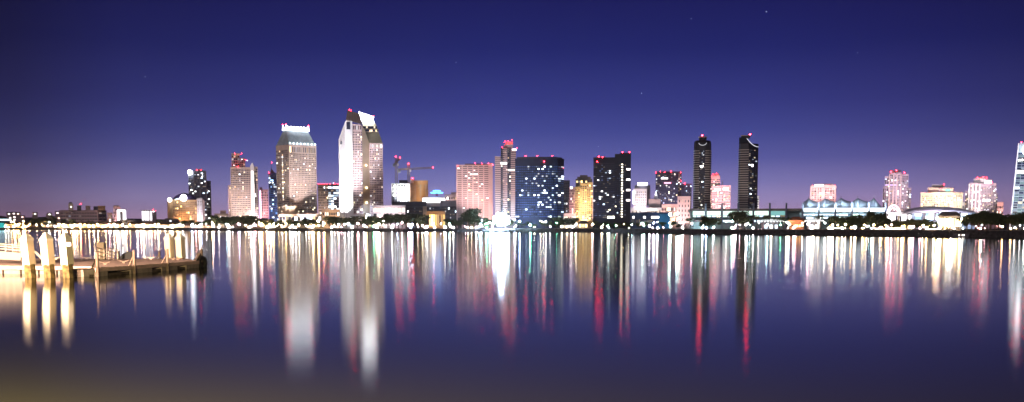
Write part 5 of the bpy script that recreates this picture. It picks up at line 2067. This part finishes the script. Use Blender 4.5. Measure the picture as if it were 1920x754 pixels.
pile(58, 93.5, 436, rad(-4.2), 'leftmost capped cream pile of the three standing before the near dock')
pile(94, 93.5, 436, rad(-3.6), 'middle capped cream pile of the three standing before the near dock')
o = pile(129, 93.5, 436, rad(-3.2), 'rightmost of the three near capped piles, with a small sign plate on its side')
mb = MB()
mb.box(-.05, .32, -.06, .0, -.16, .16)
mb.build('sign_plate', CAPM, o, loc=(.28, -.44, 2.62))
pile(320, 130, 437, rad(-1.5), 'left one of the two far capped piles behind the dock end', 484, r=.48)
pile(341, 130, 437, rad(-1.5), 'right one of the two far capped piles behind the dock end', 484, r=.48)

# the dock itself
dock = empty('floating_dock', (-34, 105, 0))
tag(dock, 'long low timber-decked floating dock lit warm from the left, ending at a black fender', 'dock')
off = Vector((-34, 105, 0))


def L3(v, z=None):
    return (v.x - off.x, v.y - off.y, v.z if z is None else z)


A0 = dk(-220, 497)
A1 = dk(176, 500.5)
B0 = dk(178, 503.5)
B1 = dk(372, 489.5)
B2 = dk(352, 485.2)
A2 = dk(-220, 484.6)
deck = [A0, A1, B0, B1, B2, A2]
mb = MB()
mb.prism([L3(v)[:2] for v in deck], DZ - .10, DZ)
mb.build('deck', WOOD, dock)
# edge beam (whaler) along the near edge
for a, c, m in ((A0, A1, FLOAT), (B0, B1, FLOAT)):
    mb = MB()
    d = (c - a).normalized()
    n_ = Vector((d.y, -d.x, 0)) * .09
    a2, c2_ = a + n_, c + n_
    mb.hexa([L3(a2, DZ - .28), L3(c2_, DZ - .28), L3(c2_, DZ + .03), L3(a2, DZ + .03)], [L3(a, DZ - .28), L3(c, DZ - .28), L3(c, DZ + .03), L3(a, DZ + .03)])
    mb.build('edge_beam', WOOD, dock)
# floats with dark gaps between them
for a, c, n_, w0 in ((A0, A1, 12, .9), (B0, B1, 4, .50)):
    d = (c - a)
    nrm = Vector((d.y, -d.x, 0)).normalized()
    for k in range(n_):
        f0, f1 = (k + .03) / n_, (k + w0 + .03) / n_
        if n_ == 4:
            f0, f1 = (0, .16, .44, .74)[k] + (.0 if k else 0), (.05, .36, .62, .98)[k]
            f0, f1 = ((.0, .04), (.27, .45), (.56, .74), (.84, 1.0))[k] if False else ((.0, .10), (.30, .50), (.60, .76), (.86, 1.0))[k]
        p, q = a + d * f0, a + d * f1
        mb = MB()
        i_ = -nrm * 2.2
        o_ = nrm * .02
        top_ = DZ - .285 if n_ == 12 else DZ - .11
        zb_ = .32 if n_ == 12 else top_
        mb.hexa([L3(p + o_, -.3), L3(q + o_, -.3), L3(q - d.normalized() * .0 + o_, zb_), L3(p + o_, zb_)], [L3(p + i_, -.3), L3(q + i_, -.3), L3(q + i_, zb_), L3(p + i_, zb_)])
        mb.build('float', FLOAT, dock)
    # deeper dark core so that nothing floats
    mb = MB()
    mb.hexa([L3(a - nrm * 1.2, -.3), L3(c - nrm * 1.2, -.3), L3(c - nrm * 1.2, DZ - .11), L3(a - nrm * 1.2, DZ - .11)],
            [L3(a - nrm * 3, -.3), L3(c - nrm * 3, -.3), L3(c - nrm * 3, DZ - .11), L3(a - nrm * 3, DZ - .11)])
    mb.build('frame', WOODD, dock)
# lower bumper along B between the floats
d = (B1 - B0)
nrm = Vector((d.y, -d.x, 0)).normalized()
mb = MB()
mb.hexa([L3(B0 + nrm * -.1, -.05), L3(B1 + nrm * -.1, -.05), L3(B1 + nrm * -.1, .18), L3(B0 + nrm * -.1, .18)], [L3(B0 - nrm * .5, -.05), L3(B1 - nrm * .5, -.05), L3(B1 - nrm * .5, .18), L3(B0 - nrm * .5, .18)])
mb.build('bumper', WOODD, dock)


# posts with braces, and cleats
def dpost(px, top_row, Y, lab, brace=None, z0=-1.0, t=.13, mt=WOODD, foot=None):
    p = W(px, 500, Y)
    rt = empty('mooring_post', (p.x, Y, 0))
    tag(rt, lab, 'post', 'mooring posts of the near dock')
    zt = zat(top_row, Y)
    mb = MB()
    mb.bar((0, 0, z0), (0, 0, zt), t, 0, 8, t * .95)
    mb.build('shaft', mt, rt)
    if brace:
        q = W(brace, 488, Y + .3)
        mb = MB()
        mb.bar((q.x - p.x, .4, DZ), (0, .0, zt * .8), .07)
        mb.build('brace', mt, rt)


GW = mat('grey_weathered_timber', (.28, .20, .16), rough=.85, scale=2, var=.35)
B = lambda f: B0 + (B1 - B0) * f
dpost(182.5, 473, B(.02).y - .25, 'grey mooring post at the near corner of the dock, below the small railing', 171, mt=GW)
dpost(252, 469, B(.33).y - .3, 'grey mooring post with a slanting brace, second along the dock edge', 241, mt=GW)
dpost(314.5, 467, B(.66).y - .3, 'grey mooring post with a slanting brace, right before the far capped piles', 303, mt=GW)
dpost(223.5, 470, 124.6, 'short dark post at the back right of the small railing', None, mt=RUBBER)
dpost(299.5, 471, 124.6, 'dark braced post at the back edge of the dock, left of the far capped piles', 292)
dpost(378.5, 467, B(1.0).y + 2.5, 'tall dark post at the very end of the dock behind the fender', None, t=.16)
dpost(373, 475, B(1.0).y + 1.2, 'shorter dark post at the dock end beside the fender', 363, t=.17)
for (x, y), lab in zip(((197, 496.5), (232, 493.5), (325, 487.8), (334, 488), (105, 486.5), (163, 486.5), (283, 486.3)),
                       ('iron cleat right of the near corner post', 'iron cleat left of the second braced post', 'iron cleat under the left far capped pile', 'iron cleat under the right far capped pile',
                        'pale cleat on the deck between the second and third near piles', 'pale cleat on the deck right of the third near pile', 'pale cleat on the deck left of the dark braced back post')):
    p = dk(x, y)
    mb = MB()
    mb.prism([(-.12, -.05), (.12, -.05), (.12, .05), (-.12, .05)], 0, .12)
    mb.bar((0, 0, .12), (-.5, 0, .27), .06, 0, 6, .03)
    mb.bar((0, 0, .12), (.5, 0, .27), .06, 0, 6, .03)
    o = mb.build('mooring_cleat', GW if y > 487 else RAILM, loc=p)
    tag(o, lab, 'cleat', 'mooring cleats on the dock')
# fender at the dock end
p = dk(380, 492, .45)
mb = MB()
import itertools
R1, R2 = .55, .22
ring = [[(0 + (R1 + R2 * math.cos(v)) * math.cos(u), R2 * math.sin(v), (R1 + R2 * math.cos(v)) * math.sin(u)) for v in [2 * math.pi * k / 8 for k in range(8)]] for u in [2 * math.pi * k / 16 for k in range(16)]]
for i in range(16):
    for k in range(8):
        mb.face([ring[i][k], ring[(i + 1) % 16][k], ring[(i + 1) % 16][(k + 1) % 8], ring[i][(k + 1) % 8]])
pp = B(1.0)
o = mb.build('tyre_fender', RUBBER, loc=(pp.x + .05, pp.y + 1.2, .42), smooth=True)
o.rotation_euler = (0, 0, rad(70))
tag(o, 'black tyre fender hanging on the right end of the dock', 'fender')
# triangular end bracket
mb = MB()
q = B(.955)
mb.hexa([L3(q + Vector((0, .5, 0)), DZ), L3(B1 + Vector((0, .8, 0)), DZ), L3(B1 + Vector((0, .8, 0)), DZ + .75), L3(B1 + Vector((-.25, .8, 0)), DZ + .75)],
        [L3(q + Vector((0, .8, 0)), DZ), L3(B1 + Vector((0, 1.1, 0)), DZ), L3(B1 + Vector((0, 1.1, 0)), DZ + .75), L3(B1 + Vector((-.25, 1.1, 0)), DZ + .75)])
mb.build('end_bracket', WOODD, dock)


# small gangway railings
def rail(name, label, px0, px1, rows0, rows1, Y0, Y1, npost, base0, base1):
    rt = empty(name, W(px0, base0, Y0))
    tag(rt, label, 'railing')
    o0 = rt.location.copy()
    for a, c in zip(rows0, rows1):
        mb = MB()
        mb.bar(W(px0, a, Y0) - o0, W(px1, c, Y1) - o0, .045, 0, 6)
        mb.build('rail', RAILM, rt)
    for k in range(npost):
        f = k / (npost - 1)
        px, Y = px0 + (px1 - px0) * f, Y0 + (Y1 - Y0) * f
        mb = MB()
        mb.bar(W(px, rows0[0] + (rows1[0] - rows0[0]) * f, Y) - o0, W(px, base0 + (base1 - base0) * f, Y) - o0, .045, 0, 6)
        mb.build('baluster', RAILM, rt)
    return rt


rail('ramp_railing', 'cream railing in front sloping down to the right, on the small ramp of the dock', 178, 221, (463.5, 470.5, 478), (475, 481, 487), 112, 116, 6, 484, 488)
rail('ramp_railing', 'paler railing at the back of the small ramp beside the dark box', 200, 220, (465, 472, 479), (468, 474, 481), 119, 121, 4, 485, 487)
p = W(190.5, 487, 120)
rt = empty('equipment_box', (p.x, p.y, DZ))
tag(rt, 'dark olive upright equipment box behind the small ramp railing', 'cabinet')
z1 = zat(454.5, 120) - DZ
mb = MB()
mb.box(-.38, .38, -.25, .25, 0, z1)
mb.build('cabinet_body', mat('olive_cabinet', (.11, .08, .035), rough=.6), rt)
mb = MB()
mb.box(-.33, .33, -.28, -.251, .1, z1 - .1)
mb.build('door', mat('olive_door', (.13, .095, .045), rough=.6), rt)
# dark hump behind deck
p = dk(238, 485)
mb = MB()
mb.prism([(-.9, -.3), (.9, -.3), (.9, .3), (-.9, .3)], 0, .75, 0, [(.2, -.2), (.8, -.2), (.8, .2), (.2, .2)])
tag(mb.build('covered_winch', RUBBER, loc=(p.x, p.y - .4, DZ)), 'dark covered winch hump right of the small ramp', 'winch')
# triangular pale ramp stop near first pile
p = dk(66, 486.5)
mb = MB()
for a, c in (((-.2, 0, 0), (-.05, 0, .85)), ((-.05, 0, .85), (.65, 0, .05)), ((.1, 0, .8), (.8, 0, .05))):
    mb.bar(a, c, .09)
tag(mb.build('pale_strut_frame', RAILM, loc=(p.x, p.y, DZ)), 'pale A-shaped strut frame on the deck between the first two near piles', 'frame')
# big gangway coming in from the left
gw = empty('gangway', W(20, 488, 108))
tag(gw, 'pinkish gangway with solid side and double rails coming in at the left edge', 'gangway')
o0 = gw.location.copy()
mb = MB()
a = [W(-60, 483, 108), W(38, 488.5, 108), W(41, 476, 108), W(36, 474, 108), W(-60, 466, 108)]
mb.hexa([v - o0 for v in a], [v - o0 + Vector((0, 1.6, 0)) for v in a])
mb.build('side_panel', mat('pinkish_painted_steel', (.36, .25, .21), rough=.5), gw)
for dy in (0, 1.5):
    for a, c in ((455.5, 460.5), (459.5, 465), (463.5, 470)):
        mb = MB()
        mb.bar(W(-60, a - 3, 108 + dy) - o0, W(40, c, 108 + dy) - o0, .045, 0, 6)
        mb.build('rail', RAILM, gw)
    for k in range(8):
        x = -60 + k * 14
        mb = MB()
        mb.bar(W(x, 452.5 + (x + 60) * .08, 108 + dy) - o0, W(x, 467 + (x + 60) * .08, 108 + dy) - o0, .04, 0, 6)
        mb.build('baluster', RAILM, gw)

# unseen lamps added to light the dock and near water, on an added quay
quay = MB()
quay.prism([(-90, -30), (40, -30), (40, -3), (-11, -3), (-16.6, 14.5), (-60, 32), (-90, 60)], -1, 2.3)
tag(quay.build('added_quay', pavem), kind='structure')  # quay added out of view to carry the added lamps


def unseen_lamp(x, y, h, power, colr, label, aim=None, cone=62):
    rt = empty('added_lamp', (x, y, 2.3))
    tag(rt, label, 'street lamp')
    mb = MB()
    mb.bar((0, 0, 0), (0, 0, h), .12, 0, 8, .07)
    mb.bar((0, 0, h - .05), (1.2, .5, h + .15), .06, 0, 6)
    mb.build('post', POST, rt)
    mb = MB()
    mb.box(-.35, .35, -.18, .18, 0, .16)
    hd = mb.build('lamp_head', POST, rt, loc=(1.4, .6, h + .1))
    mb = MB()
    mb.box(-.28, .28, -.13, .13, -.05, -.002)
    mb.build('lens', glow((colr[0], colr[1], colr[2]), 40), hd)
    ld = bpy.data.lights.new('added_lamp_light', 'SPOT' if aim else 'POINT')
    ld.energy = power
    ld.color = colr
    ld.shadow_soft_size = .3
    lo = bpy.data.objects.new('added_lamp_light', ld)
    COL.objects.link(lo)
    lo.parent = rt
    lo.location = (1.4, .6, h - .45)
    if aim:
        ld.spot_size = rad(cone)
        ld.spot_blend = .35
        lo.rotation_euler = (Vector(aim) - Vector((x + 1.4, y + .6, 2.3 + h))).to_track_quat('-Z', 'Y').to_euler()


unseen_lamp(-64, 58, 6.5, 680000, (1, .70, .47), 'assumed sodium street lamp on the added quay left of the dock', (-36, 108, 3.0))  # lamp assumed from the warm light on the piles and deck
unseen_lamp(-17.5, 13, 5.0, 175000, (1, .80, .36), 'added spot lamp that brightens the near water, on the added quay beside the camera', (-6, 34, 0), 100)  # unseen spot added to brighten the near water

# ------------------------------------------------------------------ night haze over the bay and the city
hm = bpy.data.materials.new('night_haze')
hm.use_nodes = True
n, l = hm.node_tree.nodes, hm.node_tree.links
n.clear()
ho = n.new('ShaderNodeOutputMaterial')
pv = n.new('ShaderNodeVolumePrincipled')
pv.inputs['Color'].default_value = (.92, .90, .95, 1)
pv.inputs['Density'].default_value = HAZE
pv.inputs['Anisotropy'].default_value = 0.4
l.new(pv.outputs[0], ho.inputs['Volume'])
mb = MB()
mb.box(-9500, 9500, -60, 9600, -2.0, 175)
tag(mb.build('haze', hm), kind='stuff')
